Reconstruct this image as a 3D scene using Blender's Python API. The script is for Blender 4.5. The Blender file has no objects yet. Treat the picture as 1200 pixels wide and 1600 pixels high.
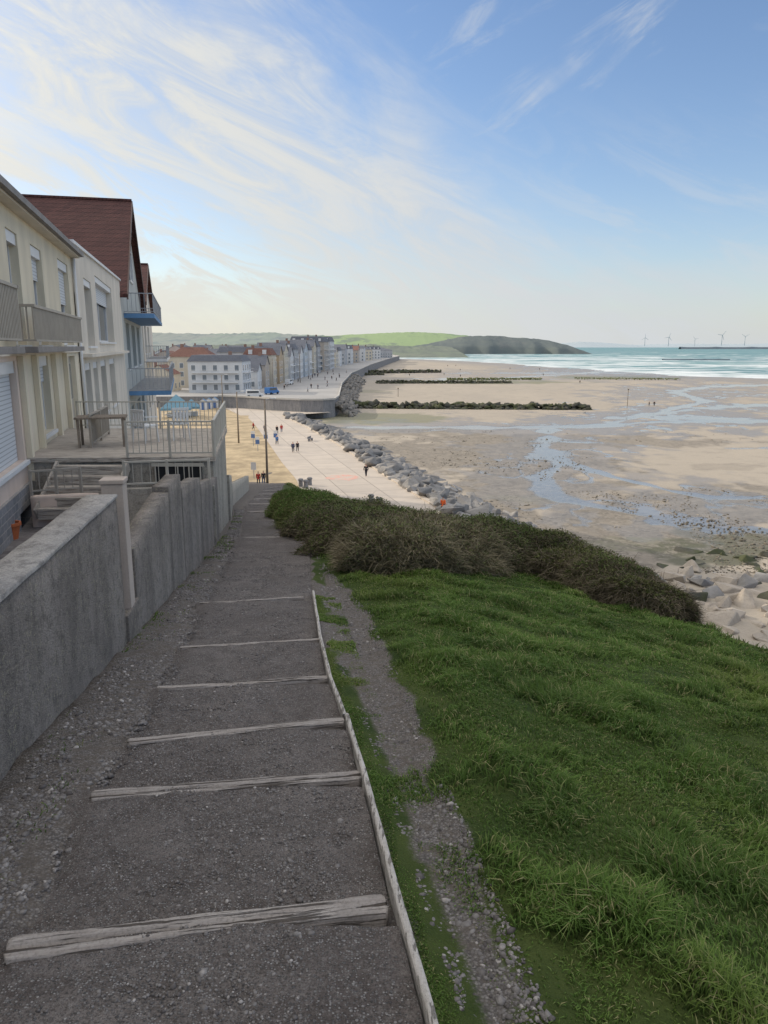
import bpy, bmesh, math, random
import numpy as np
from mathutils import Vector, Matrix
R=math.radians
random.seed(7); rng=np.random.default_rng(7)
S=bpy.context.scene; C=S.collection
F=1180.; P=R(12.4); sp,cp=math.sin(P),math.cos(P)
# ---------------------------------------------------------------- projection helpers (survey of the photograph)
def ray(px,py):
    v=(800-py)/F; return ((px-600)/F, cp+v*sp, -sp+v*cp)
def onz(px,py,z):
    d=ray(px,py); t=z/d[2]; return (d[0]*t,d[1]*t,z)
def aty(px,py,Y):
    d=ray(px,py); t=Y/d[1]; return (d[0]*t,Y,d[2]*t)
def proj(x,y,z):
    dep=y*cp-z*sp; up=y*sp+z*cp
    return 600+F*x/dep, 800-F*up/dep
# ---------------------------------------------------------------- noise
def _h(i,j,s):
    n=np.sin(i*127.1+j*311.7+s*74.7)*43758.5453
    return n-np.floor(n)
def vn(x,y,s=0):
    x=np.asarray(x,float); y=np.asarray(y,float)
    xi=np.floor(x); yi=np.floor(y); fx=x-xi; fy=y-yi
    fx=fx*fx*(3-2*fx); fy=fy*fy*(3-2*fy)
    return (_h(xi,yi,s)*(1-fx)+_h(xi+1,yi,s)*fx)*(1-fy)+(_h(xi,yi+1,s)*(1-fx)+_h(xi+1,yi+1,s)*fx)*fy
def fbm(x,y,s=0,o=4):
    t=0;a=.5;n=0
    for k in range(o):
        t=t+a*vn(x*2**k,y*2**k,s+k*3); n+=a; a*=.5
    return t/n
def ss(a,b,x):
    t=np.clip((x-a)/(b-a),0,1); return t*t*(3-2*t)
# ---------------------------------------------------------------- tagging
def tag(o,label=None,cat=None,group=None,kind=None):
    if label: o['label']=label
    if cat: o['category']=cat
    if group: o['group']=group
    if kind: o['kind']=kind
    return o
def empty(name,loc=(0,0,0),rz=0):
    o=bpy.data.objects.new(name,None); C.objects.link(o); o.location=loc; o.rotation_euler=(0,0,rz); o.empty_display_size=.2
    return o
def thing(name,label,cat,loc=(0,0,0),rz=0,group=None):
    return tag(empty(name,loc,rz),label,cat,group)
def link(name,me,parent=None,loc=None,rot=None):
    o=bpy.data.objects.new(name,me); C.objects.link(o)
    if parent: o.parent=parent
    if loc is not None: o.location=loc
    if rot is not None: o.rotation_euler=rot
    return o
# ---------------------------------------------------------------- mesh helpers
def mk(name,V,Q=None,T=None,mats=(),smooth=False,attrs=None):
    me=bpy.data.meshes.new(name); V=np.asarray(V,np.float32)
    me.vertices.add(len(V)); me.vertices.foreach_set('co',V.ravel())
    L=[];st=[];pos=0
    if Q is not None and len(Q):
        Q=np.asarray(Q,np.int32); L.append(Q.ravel()); st.append(np.arange(len(Q))*4); pos=len(Q)*4
    if T is not None and len(T):
        T=np.asarray(T,np.int32); L.append(T.ravel()); st.append(pos+np.arange(len(T))*3)
    L=np.concatenate(L); st=np.concatenate(st).astype(np.int32)
    me.loops.add(len(L)); me.loops.foreach_set('vertex_index',L.astype(np.int32))
    me.polygons.add(len(st)); me.polygons.foreach_set('loop_start',st)
    if smooth: me.polygons.foreach_set('use_smooth',np.ones(len(st),bool))
    me.update(calc_edges=True); me.validate()
    for m in mats: me.materials.append(m)
    if attrs:
        for k,a in attrs.items():
            a=np.asarray(a,np.float32)
            if a.ndim==1:
                at=me.attributes.new(k,'FLOAT','POINT'); at.data.foreach_set('value',a)
            else:
                at=me.attributes.new(k,'FLOAT_COLOR','POINT'); at.data.foreach_set('color',np.c_[a,np.ones(len(a))].astype(np.float32).ravel())
    return me
def gridfaces(nr,nc):
    i=np.arange(nr-1)[:,None]*nc+np.arange(nc-1)[None,:]
    i=i.ravel(); return np.c_[i,i+1,i+nc+1,i+nc]
class MB:
    def __init__(s): s.v=[];s.f=[];s.m=[]
    def add(s,vs,fs,mi=0):
        b=len(s.v); s.v+= [tuple(v) for v in vs]; s.f+=[[b+i for i in f] for f in fs]; s.m+=[mi]*len(fs); return s
    def box(s,x0,x1,y0,y1,z0,z1,mi=0):
        vs=[(x0,y0,z0),(x1,y0,z0),(x1,y1,z0),(x0,y1,z0),(x0,y0,z1),(x1,y0,z1),(x1,y1,z1),(x0,y1,z1)]
        return s.add(vs,[(0,3,2,1),(4,5,6,7),(0,1,5,4),(1,2,6,5),(2,3,7,6),(3,0,4,7)],mi)
    def beam(s,p0,p1,w,h,mi=0):
        p0=Vector(p0);p1=Vector(p1);d=(p1-p0).normalized()
        u=d.cross(Vector((0,0,1)))
        if u.length<1e-4: u=Vector((1,0,0))
        u.normalize(); t=u.cross(d).normalized()
        vs=[]
        for p in (p0,p1):
            for a,b in ((-1,-1),(1,-1),(1,1),(-1,1)): vs.append(p+u*a*w/2+t*b*h/2)
        return s.add(vs,[(0,1,2,3),(7,6,5,4),(0,4,5,1),(1,5,6,2),(2,6,7,3),(3,7,4,0)],mi)
    def tube(s,p0,p1,r0,r1=None,n=8,mi=0):
        r1=r0 if r1 is None else r1
        p0=Vector(p0);p1=Vector(p1);d=(p1-p0).normalized()
        u=d.cross(Vector((0,0,1)))
        if u.length<1e-4: u=Vector((1,0,0))
        u.normalize(); t=u.cross(d).normalized(); vs=[]
        for p,r in ((p0,r0),(p1,r1)):
            for k in range(n):
                a=2*math.pi*k/n; vs.append(p+u*math.cos(a)*r+t*math.sin(a)*r)
        fs=[(k,(k+1)%n,n+(k+1)%n,n+k) for k in range(n)]+[tuple(range(n))[::-1],tuple(range(n,2*n))]
        return s.add(vs,fs,mi)
    def prism(s,poly,z0,z1,mi=0):
        n=len(poly); vs=[(x,y,z0) for x,y in poly]+[(x,y,z1) for x,y in poly]
        fs=[(k,(k+1)%n,n+(k+1)%n,n+k) for k in range(n)]+[tuple(range(n))[::-1],tuple(range(n,2*n))]
        return s.add(vs,fs,mi)
    def mesh(s,name,mats,smooth=False,bevel=0):
        me=bpy.data.meshes.new(name); me.from_pydata(s.v,[],s.f)
        if not isinstance(mats,(list,tuple)): mats=[mats]
        for m in mats: me.materials.append(m)
        me.polygons.foreach_set('material_index',s.m)
        if bevel:
            bm=bmesh.new(); bm.from_mesh(me)
            bmesh.ops.bevel(bm,geom=list(bm.edges),offset=bevel,segments=2,profile=.7,affect='EDGES',clamp_overlap=True)
            bm.to_mesh(me); bm.free()
        if smooth: me.polygons.foreach_set('use_smooth',[True]*len(me.polygons))
        me.update(); return me
    def build(s,name,mats,parent=None,smooth=False,bevel=0,loc=None):
        return link(name,s.mesh(name,mats,smooth,bevel),parent,loc)
# ---------------------------------------------------------------- materials
class NT:
    def __init__(s,nt): s.nt=nt; nt.nodes.clear()
    def n(s,t,**k):
        nd=s.nt.nodes.new(t)
        for a,b in k.items():
            if a.startswith('_'): setattr(nd,a[1:],b)
        return nd
    def l(s,a,b): s.nt.links.new(a,b)
    def put(s,inp,v):
        if isinstance(v,bpy.types.NodeSocket): s.l(v,inp)
        else: inp.default_value=v
    def math(s,op,a,b=0.,c=None,clamp=False):
        nd=s.nt.nodes.new('ShaderNodeMath'); nd.operation=op; nd.use_clamp=clamp
        s.put(nd.inputs[0],a); s.put(nd.inputs[1],b)
        if c is not None: s.put(nd.inputs[2],c)
        return nd.outputs[0]
    def noise(s,vec,scale,detail=4,rough=.55,dist=0):
        nd=s.nt.nodes.new('ShaderNodeTexNoise'); nd.inputs['Scale'].default_value=scale; nd.inputs['Detail'].default_value=detail
        nd.inputs['Roughness'].default_value=rough; nd.inputs['Distortion'].default_value=dist
        if vec is not None: s.l(vec,nd.inputs['Vector'])
        return nd.outputs['Fac']
    def vor(s,vec,scale,out='Distance'):
        nd=s.nt.nodes.new('ShaderNodeTexVoronoi'); nd.inputs['Scale'].default_value=scale
        s.l(vec,nd.inputs['Vector']); return nd.outputs[out]
    def rng(s,v,a,b,c=0.,d=1.,smooth=True):
        nd=s.nt.nodes.new('ShaderNodeMapRange'); nd.interpolation_type='SMOOTHSTEP' if smooth else 'LINEAR'
        s.put(nd.inputs['Value'],v)
        for i,x in zip(('From Min','From Max','To Min','To Max'),(a,b,c,d)): nd.inputs[i].default_value=x
        return nd.outputs['Result']
    def mix(s,f,a,b,op='MIX'):
        nd=s.nt.nodes.new('ShaderNodeMixRGB'); nd.blend_type=op
        for i,x in zip(nd.inputs,(f,a,b)):
            if isinstance(x,tuple) and len(x)==3: x=(*x,1)
            s.put(i,x)
        return nd.outputs[0]
    def coord(s,kind='Object',scale=None):
        tc=s.nt.nodes.new('ShaderNodeTexCoord').outputs[kind]
        if scale:
            mp=s.nt.nodes.new('ShaderNodeMapping'); mp.inputs['Scale'].default_value=scale; s.l(tc,mp.inputs[0]); return mp.outputs[0]
        return tc
    def attr(s,name,out='Fac'):
        nd=s.nt.nodes.new('ShaderNodeAttribute'); nd.attribute_name=name; return nd.outputs[out]
    def geo(s): return s.nt.nodes.new('ShaderNodeNewGeometry').outputs['Position']
    def out(s,col,rough=.8,bump=None,bs=.3,bd=.02,metal=0,spec=.3,trans=None):
        b=s.nt.nodes.new('ShaderNodeBsdfPrincipled'); o=s.nt.nodes.new('ShaderNodeOutputMaterial')
        if isinstance(col,tuple) and len(col)==3: col=(*col,1)
        s.put(b.inputs['Base Color'],col); s.put(b.inputs['Roughness'],rough); b.inputs['Metallic'].default_value=metal
        b.inputs['Specular IOR Level'].default_value=spec
        if bump is not None:
            bn=s.nt.nodes.new('ShaderNodeBump'); bn.inputs['Strength'].default_value=bs; bn.inputs['Distance'].default_value=bd
            s.l(bump,bn.inputs['Height']); s.l(bn.outputs[0],b.inputs['Normal'])
        s.l(b.outputs[0],o.inputs[0]); return b
def newmat(name):
    m=bpy.data.materials.new(name); m.use_nodes=True; return m,NT(m.node_tree)
def mul(c,k): return tuple(x*k for x in c)
def M(name,col,rough=.8,var=.15,scale=3,bump=.3,bscale=40,bd=.01,metal=0,spec=.3,rand=0,streak=False):
    m,t=newmat(name); c=t.coord('Object',(1,1,.25) if streak else None); c0=t.coord('Object')
    n1=t.noise(c,scale,6,.6); n2=t.noise(c0,bscale,3)
    col_=t.mix(t.rng(n1,.3,.7),mul(col,1-var),mul(col,1+var))
    col_=t.mix(t.rng(n2,.3,.75,0,.35),col_,mul(col,1-var*1.6))
    t.out(col_,rough,n2 if bump else None,bump,bd,metal,spec); return m
m_plaster_y=M('plaster_yellow',(.73,.65,.50),.85,.11,1.2,.3,60,streak=True)
m_plaster_p=M('plaster_pink',(.72,.59,.50),.85,.11,1.2,.3,60,streak=True)
m_pillar=M('pillar_pink',(.48,.41,.36),.85,.14,2.5,.4,60,streak=True)
m_plaster_c=M('plaster_cream',(.70,.64,.55),.85,.10,1.0,.3,60,streak=True)
m_plaster_g=M('plaster_pale_green',(.50,.51,.48),.85,.08,1.0,.3,60,streak=True)
m_white=M('white_paint',(.70,.70,.70),.5,.05,2,.1)
m_dark=M('dark_void',(.02,.022,.025),.4,.1,2,.0)
m_rail=M('beige_rail_paint',(.36,.32,.27),.5,.1,3,.1)
m_railc=M('cream_rail_paint',(.47,.44,.38),.5,.1,3,.1)
m_metal=M('galvanised_steel',(.33,.34,.36),.5,.1,3,.1,metal=.2)
m_blue=M('blue_slab_paint',(.13,.26,.45),.6,.15,2,.1,spec=.15)
m_slabg=M('balcony_floor',(.34,.34,.34),.8,.15,2,.1)
m_gut=M('grey_zinc',(.22,.20,.19),.6,.2,2,.2)
m_pot=M('terracotta',(.50,.15,.06),.8,.1,6,.2)
m_skin=M('skin',(.5,.3,.22),.6,.05,6,0)
def glassm(name,col=(.05,.07,.09)):
    m,t=newmat(name); c=t.coord('Object'); n=t.noise(c,1.5,2)
    t.out(t.mix(n,mul(col,.7),mul(col,1.5)),.08,None,spec=.8); return m
m_glass=glassm('window_glass'); m_glassb=glassm('window_glass_blue',(.12,.15,.18))
def conc(name,base,dark,lich,ls=.5):
    m,t=newmat(name); c=t.coord('Object'); cs=t.coord('Object',(1,1,.3))
    n1=t.noise(cs,1.6,8,.65); n2=t.noise(c,9,8,.75); n3=t.noise(c,55,4,.7); n4=t.noise(c,160,2)
    col=t.mix(t.rng(n1,.35,.65),dark,base)
    col=t.mix(t.rng(n2,.48,.62,0,.6),col,mul(dark,.5))
    v=t.noise(c,30,4,.6); v2=t.noise(c,2.3,3)
    f=t.math('MULTIPLY',t.rng(v,.54,.62,0,ls),t.rng(v2,.38,.6))
    col=t.mix(f,col,lich)
    col=t.mix(t.rng(n3,.42,.7,0,.55),col,mul(dark,.55)); col=t.mix(t.rng(n4,.5,.75,0,.5),col,mul(base,1.25))
    h=t.math('ADD',t.math('MULTIPLY',n2,.7),t.math('ADD',n3,t.math('MULTIPLY',n4,.5)))
    t.out(col,.92,h,.9,.025); return m
m_wall=conc('weathered_concrete',(.37,.33,.30),(.19,.17,.155),(.44,.41,.29),.6)
m_walltop=conc('wall_coping',(.56,.53,.50),(.34,.32,.31),(.44,.42,.34),.3)
m_cwall=conc('stained_cream_wall',(.55,.50,.43),(.34,.32,.28),(.22,.22,.17),.4)
m_quay=conc('quay_concrete',(.30,.29,.29),(.20,.20,.21),(.3,.3,.26),.2)
def brickm(name,c1,c2,mort,scale,bw=.5,rh=.25):
    m,t=newmat(name); tc=t.coord('Object'); sx=t.n('ShaderNodeSeparateXYZ'); t.l(tc,sx.inputs[0])
    cb=t.n('ShaderNodeCombineXYZ'); t.l(t.math('ADD',sx.outputs[0],sx.outputs[1]),cb.inputs[0]); t.l(sx.outputs[2],cb.inputs[1])
    b=t.n('ShaderNodeTexBrick'); t.l(cb.outputs[0],b.inputs['Vector']); b.inputs['Scale'].default_value=scale
    b.inputs['Brick Width'].default_value=bw; b.inputs['Row Height'].default_value=rh; b.inputs['Mortar Size'].default_value=.02
    b.inputs['Color1'].default_value=(*c1,1); b.inputs['Color2'].default_value=(*c2,1); b.inputs['Mortar'].default_value=(*mort,1)
    n=t.noise(tc,14,5); col=t.mix(t.rng(n,.3,.7,0,.4),b.outputs['Color'],mul(c2,.6))
    n=t.noise(tc,.5,5); col=t.mix(t.rng(n,.4,.7,0,.4),col,mul(c2,.7))
    t.out(col,.85,t.math('MULTIPLY',b.outputs['Fac'],-1.),.6,.02,spec=.15); return m
m_stone=brickm('stone_base',(.34,.34,.35),(.22,.23,.25),(.44,.42,.40),1.6)
m_tile=brickm('brown_roof_tiles',(.125,.058,.052),(.085,.042,.04),(.02,.012,.012),1.25,.35,.45)
m_tiler=brickm('red_roof_tiles',(.27,.15,.12),(.22,.12,.10),(.12,.07,.05),2.5,.6,.5)
m_slate=brickm('slate_roof',(.20,.21,.24),(.16,.17,.20),(.08,.08,.09),2.5,.6,.5)
def stripes(name,c1,c2,scale):
    m,t=newmat(name); tc=t.coord('Object'); sx=t.n('ShaderNodeSeparateXYZ'); t.l(tc,sx.inputs[0])
    w=t.math('FRACT',t.math('MULTIPLY',sx.outputs[2],scale)); f=t.rng(w,.7,.95)
    t.out(t.mix(f,c1,c2),.55,f,-.5,.01); return m
m_shut=stripes('roller_shutter_slats',(.62,.64,.66),(.3,.31,.33),11)
def woodm(name,a,b,crack,ax=0):
    sc=[14,14,14]; sc[ax]=1; sk=[22,22,22]; sk[ax]=.8
    m,t=newmat(name); c=t.coord('Object',tuple(sc)); c2=t.coord('Object')
    n=t.noise(c,2.2,8,.7,.4); k=t.noise(t.coord('Object',tuple(sk)),3.,4,.6); l=t.noise(c2,3,4); fine=t.noise(c2,90,3)
    col=t.mix(t.rng(n,.3,.7),a,b); col=t.mix(t.rng(k,.54,.62,0,.9),col,crack); col=t.mix(t.rng(l,.5,.75,0,.5),col,mul(a,.55)); col=t.mix(t.rng(fine,.45,.7,0,.3),col,crack)
    t.out(col,.9,t.math('SUBTRACT',n,t.rng(k,.54,.62,0,.8)),.9,.014); return m
m_wood=woodm('weathered_timber',(.27,.24,.22),(.42,.385,.36),(.06,.048,.04))
m_wood2=woodm('weathered_edging',(.42,.39,.36),(.56,.53,.50),(.20,.18,.16),1)
m_deck=woodm('deck_wood',(.46,.41,.35),(.55,.50,.44),(.25,.2,.17))
m_pole=woodm('pole_wood',(.25,.2,.16),(.33,.28,.22),(.1,.08,.06),2)
# ---------------------------------------------------------------- camera, sun, world
cam=bpy.data.cameras.new('camera'); co=link('camera',cam); co.rotation_euler=(R(90-12.4),0,0)
cam.sensor_fit='VERTICAL'; cam.sensor_height=36; cam.sensor_width=27; cam.lens=36*F/1600; cam.clip_start=.05; cam.clip_end=120000
S.camera=co
SE=R(23); sd=Vector((-.90,.43,0)).normalized()
sund=Vector((sd.x*math.cos(SE),sd.y*math.cos(SE),math.sin(SE)))
sl=bpy.data.lights.new('sun','SUN'); sl.energy=3.0; sl.angle=R(.6); sl.color=(1,.88,.71); so=link('sun',sl)
so.rotation_euler=sund.to_track_quat('Z','Y').to_euler(); so.location=(-60,30,60)
W=bpy.data.worlds.new('World'); S.world=W; W.use_nodes=True; t=NT(W.node_tree)
sky=t.n('ShaderNodeTexSky'); sky.sky_type='NISHITA'; sky.sun_disc=False; sky.sun_elevation=SE
sky.sun_rotation=math.atan2(sd.x,sd.y); sky.air_density=1.0; sky.dust_density=.6; sky.ozone_density=2.0; sky.altitude=10
d=t.coord('Generated'); nv=t.n('ShaderNodeVectorMath',_operation='NORMALIZE'); t.l(d,nv.inputs[0])
sx=t.n('ShaderNodeSeparateXYZ'); t.l(nv.outputs[0],sx.inputs[0]); dx,dy,dz=sx.outputs
dzp=t.math('ADD',t.math('MAXIMUM',dz,0.),.16)
pv=t.n('ShaderNodeCombineXYZ'); t.l(t.math('DIVIDE',dx,dzp),pv.inputs[0]); t.l(t.math('DIVIDE',dy,dzp),pv.inputs[1])
nb=t.noise(pv.outputs[0],.8,6,.6,.6)
# cirrus fibres, drawn out along the band
def fibre(rot,su,sv,scale,det,rough,dist,off=0.):
    mp=t.n('ShaderNodeMapping'); mp.inputs['Rotation'].default_value=(0,R(rot),0); mp.inputs['Scale'].default_value=(1,1,1); mp.inputs['Location'].default_value=(off,off,0)
    t.l(nv.outputs[0],mp.inputs[0]); m2=t.n('ShaderNodeMapping'); m2.inputs['Scale'].default_value=(su,1.5,sv); t.l(mp.outputs[0],m2.inputs[0])
    return t.noise(m2.outputs[0],scale,det,rough,dist)
ns=fibre(-30,1.6,7.,1.5,10,.62,.9); nf=fibre(-24,2.2,9.,2.6,10,.66,1.1,3.); nw=fibre(22,1.8,8.,2.0,10,.66,.9,7.)
s_=t.math('SUBTRACT',t.math('SUBTRACT',.255,t.math('MULTIPLY',dx,.64)),dz)
s2=t.math('ADD',s_,t.math('MULTIPLY',t.math('SUBTRACT',nb,.5),.24))
s2=t.math('ADD',s2,t.math('MULTIPLY',t.math('SUBTRACT',ns,.5),.34))
c1=t.rng(s2,-.11,.11)
gap=t.math('MULTIPLY',t.rng(s_,.18,.29),t.rng(dz,.03,.09)); gap=t.math('MULTIPLY',gap,t.rng(t.math('ADD',dz,t.math('MULTIPLY',dx,-.30)),.34,.24))
dens=t.math('MULTIPLY',c1,t.rng(nf,.30,.62,.45,1.))
dens=t.math('MULTIPLY',dens,t.rng(ns,.28,.55,.6,1.))
dens=t.math('MULTIPLY',dens,t.math('SUBTRACT',1.,t.math('MULTIPLY',gap,t.rng(nf,.58,.44,.10,.80))))
wisp=t.math('MULTIPLY',t.rng(nw,.50,.68,0,.62),t.rng(nb,.42,.56)); wisp=t.math('MULTIPLY',wisp,t.rng(dx,-.05,.20))
veil=t.math('MULTIPLY',t.rng(nf,.42,.66,0,.40),t.rng(dz,.30,.10))
dens=t.math('MAXIMUM',t.math('MAXIMUM',dens,wisp),veil)
skyc=t.mix(1.,sky.outputs[0],(1.22,1.27,1.40),'MULTIPLY')
glow=t.rng(dx,.40,-.45,0,1)
ccol=t.mix(glow,(5.3,5.6,6.0),(6.6,6.6,6.3)); ccol=t.mix(t.rng(nf,.35,.65,.28,0.),ccol,(4.3,4.7,5.3))
colr=t.mix(dens,skyc,ccol)
hz=t.math('POWER',2.718,t.math('MULTIPLY',t.math('MAXIMUM',dz,0.),-13.))
colr=t.mix(t.math('MULTIPLY',hz,.85),colr,t.mix(glow,(5.5,5.75,5.9),(7.0,6.7,5.5)))
over=t.rng(dz,.43,.72,0,.93); colr=t.mix(over,colr,t.mix(t.rng(nb,.35,.65),(9.4,9.2,9.,),(12.4,12.1,11.7)))  # unseen bright cloud overhead, added to fill the shaded foreground
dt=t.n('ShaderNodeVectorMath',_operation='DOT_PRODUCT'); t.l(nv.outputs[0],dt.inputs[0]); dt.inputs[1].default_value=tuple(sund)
gl=t.math('POWER',t.math('MAXIMUM',dt.outputs['Value'],0.),16.)  # glow lobe around the sun, strengthened as extra fill light
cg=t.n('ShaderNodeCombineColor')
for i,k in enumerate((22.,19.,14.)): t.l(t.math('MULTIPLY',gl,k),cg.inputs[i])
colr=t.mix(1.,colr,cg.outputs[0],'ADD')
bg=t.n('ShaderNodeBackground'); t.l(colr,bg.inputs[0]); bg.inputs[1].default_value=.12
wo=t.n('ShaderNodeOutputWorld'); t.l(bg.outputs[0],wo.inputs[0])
S.view_settings.view_transform='Standard'; S.view_settings.look='None'; S.view_settings.exposure=0
# ---------------------------------------------------------------- hillside terrain
EY=[-25,7,9.5,11,13,16,18,20,25,33,50,75,92,120]; EX=[6.2,5.7,5.15,4.9,4.8,4.3,3.0,1.1,-.8,-2.6,-5.4,-9.2,-12,-16]
def edge(y): return np.interp(y,EY,EX)
def pz(y): return np.maximum(-1.6-.163*np.asarray(y,float),-17.05)
LY=[-5,0,2.07,3.19,3.9,4.93,6.19,8.33,15,33,94]; LX=[-.75,-1.0,-1.21,-1.38,-1.45,-1.59,-1.76,-2.12,-3.05,-6.2,-14.6]
RY=[-5,1.2,1.8,2.34,3.44,4.28,5.2,6.45,9.1,15.7,33,94]; RX=[.9,.19,.12,.04,-.11,-.23,-.41,-.58,-.90,-1.6,-4.75,-12.6]
TY=[-5,0,1.9,5,8,12,16,33,80]; TX=[1.5,.66,.44,.12,-.2,-1.0,-1.65,-4.7,-10.9]
prE=[(55,11),(77,6.2),(99,0.3),(118,-4.5),(137,-9.3),(163,-17),(180,-22.5),(190,-25.5)]
prW=[(55,-10),(86,-9.5),(97,-11.4),(112,-15.3),(132,-20),(165,-28),(184,-33),(206,-36)]
def xe_(y): return np.interp(y,[a for a,b in prE],[b for a,b in prE])
def xw_(y): return np.interp(y,[a for a,b in prW],[b for a,b in prW])
def pl(y): return np.interp(y,LY,LX)
def pr(y): return np.interp(y,RY,RX)
def tr(y): return np.interp(y,TY,TX)
WY=[-8,0,15,20,27,33,60,94]; WX=[-.6,-1.45,-3.5,-4.25,-5.5,-6.75,-10.9,-17]
def wl(y): return np.interp(y,WY,WX)
YZ=-3.75
def ground(x,y):
    x=np.asarray(x,float); y=np.asarray(y,float)
    top=pz(y)-.2*np.maximum(0,x-.5)
    g=ss(0,.5,x-tr(y)); top=top+g*(.05+.20*(fbm(x*.9,y*.9,3)-.5)+.07*(vn(x*3,y*3,5)-.5))
    tz=ss(.02,.2,x-pr(y))*(1-ss(-.15,.1,x-tr(y))); top=top-.05*tz+tz*.03*(fbm(x*5,y*5,15)-.5)
    lz=ss(0,.35,pl(y)-x); top=top+lz*.05*(vn(x*4,y*4,9)-.3)
    d=x-edge(y)
    low=np.where(x<xe_(y)-.5,-17.6,-20.3)
    cl=top-1.35*np.maximum(d,0)-.25*np.minimum(np.maximum(d,0),1)+.7*(fbm(x*.5,y*.5,8)-.5)*ss(.5,3,d)
    z=np.where(d>0,np.maximum(cl,low),top)
    z=np.where(x<wl(y)-.1,np.minimum(YZ-.05,pz(y)),z)
    z=z-.04*(ss(-.02,.05,x-pl(y))*(1-ss(-.05,.02,x-pr(y))))
    return z
def lin(a,b,s): return list(np.arange(a,b,s))
xs_=np.array(lin(-90,-16,3)+lin(-16,-3,.5)+lin(-3,6.5,.09)+lin(6.5,12,.4)+lin(12,42,1.5))
ys_=np.array(lin(-25,-1,1)+lin(-1,12,.09)+lin(12,24,.25)+lin(24,60,.6)+lin(60,104,1.5))
X,Y=np.meshgrid(xs_,ys_); Z=ground(X,Y)
x=X.ravel();y=Y.ravel()
gm=ss(-.08,.12,x-tr(y)+.25*(fbm(x*2,y*2,11)-.5)); gm=gm*(x>-8-.13*y)
wd=ss(.0,.04,x-pr(y))*(1-ss(.12,.30,x-pr(y)))*ss(.32,.5,fbm(x*3,y*1.5,21))*.8
gm=np.maximum(gm,wd)
cm=ss(.3,1.6,x-edge(y))
def hillmat():
    m,t=newmat('hillside_ground'); p=t.geo(); g=t.attr('grass'); c=t.attr('cliff')
    v=t.vor(p,85); vc=t.vor(p,85,'Color'); n=t.noise(p,2.2,6,.6); nf=t.noise(p,70,5,.7); nm=t.noise(p,11,6,.7)
    sc=t.n('ShaderNodeSeparateColor'); t.l(vc,sc.inputs[0])
    grav=t.mix(sc.outputs[0],(.11,.10,.095),(.31,.29,.275)); grav=t.mix(t.rng(v,.35,.6,0,.6),grav,(.08,.07,.065))
    soil=t.mix(nf,(.12,.10,.085),(.23,.20,.175)); soil=t.mix(t.rng(nm,.45,.65,0,.6),soil,(.10,.085,.07)); grav=t.mix(t.rng(nm,.42,.60,0,.7),grav,soil)
    gr=t.mix(t.rng(n,.3,.7),(.035,.06,.015),(.08,.105,.03))
    cf=t.mix(t.rng(t.noise(p,1.3,5),.35,.65),(.07,.08,.035),(.16,.12,.07))
    gf=t.rng(t.math('ADD',g,t.math('MULTIPLY',t.math('SUBTRACT',nf,.5),.5)),.35,.6)
    col=t.mix(gf,grav,gr); col=t.mix(c,col,cf)
    h=t.math('SUBTRACT',t.math('ADD',nf,t.math('MULTIPLY',nm,.8)),t.math('MULTIPLY',v,.7))
    t.out(col,.95,h,.8,.02,spec=.15); return m
me=mk('hillside',np.c_[x,y,Z.ravel()],gridfaces(len(ys_),len(xs_)),mats=[hillmat()],smooth=True,attrs={'grass':gm,'cliff':cm})
tag(link('hillside',me),kind='structure')
STY=[2.2,3.31,4.09,5.06,6.32,8.5]
FAR=[26.9,33,39,47,56,66,78]
def saw(y):
    y=np.asarray(y,float); allst=np.array(STY+[17.]+FAR); o=np.zeros_like(y)
    prev=1.2
    for s in allst:
        k=(y>=prev)&(y<s); o[k]=-.03+.06*((y[k]-prev)/(s-prev)); prev=s
    return o
py_=np.array(sorted(set(lin(-5,10,.05)+lin(10,34,.3)+lin(34,94,1.)+[s+e for s in STY for e in (-.04,-.001,.001)])))
u_=np.linspace(0,1,50)
Yp,U=np.meshgrid(py_,u_,indexing='ij')
jl=.14*(fbm(py_*2,py_*0,31)-.5)
Xp=(pl(Yp)+jl[:,None]-.06)*(1-U)+(pr(Yp)-.012)*U
Zp=pz(Yp)+saw(Yp)+.012+.045*(fbm(Xp*3,Yp*3,2)-.5)+.018*(fbm(Xp*11,Yp*11,4)-.5)-.03*ss(.12,0,U)
def pathmat():
    m,t=newmat('path_dirt'); p=t.geo()
    n=t.noise(p,1.4,7,.65); n2=t.noise(p,7,7,.7); nf=t.noise(p,120,4,.7); nm=t.noise(p,38,4,.7)
    v=t.vor(p,110); vc=t.vor(p,110,'Color'); v2=t.vor(p,55); v2c=t.vor(p,55,'Color')
    col=t.mix(t.rng(n,.3,.7),(.155,.135,.128),(.285,.255,.24)); col=t.mix(t.rng(n2,.38,.64,0,.8),col,(.12,.102,.094)); col=t.mix(t.rng(nm,.45,.68,0,.6),col,(.31,.285,.27)); col=t.mix(t.rng(nf,.42,.68,0,.75),col,(.065,.056,.052))
    sc=t.n('ShaderNodeSeparateColor'); t.l(vc,sc.inputs[0]); k=t.math('MULTIPLY',t.rng(sc.outputs[1],.35,.4),t.rng(v,.48,.35)); k=t.math('MULTIPLY',k,t.rng(n2,.36,.52,.35,1.))
    col=t.mix(k,col,t.mix(sc.outputs[0],(.095,.092,.092),(.44,.42,.41)))
    s2=t.n('ShaderNodeSeparateColor'); t.l(v2c,s2.inputs[0]); k2=t.math('MULTIPLY',t.rng(s2.outputs[1],.74,.78),t.rng(v2,.34,.24))
    col=t.mix(k2,col,t.mix(s2.outputs[0],(.14,.135,.135),(.43,.41,.40)))
    h=t.math('ADD',t.math('ADD',t.math('MULTIPLY',nf,.8),nm),t.math('ADD',t.math('ADD',k,k2),t.math('MULTIPLY',n2,1.3)))
    t.out(col,.95,h,1.,.018,spec=.15); return m
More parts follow.
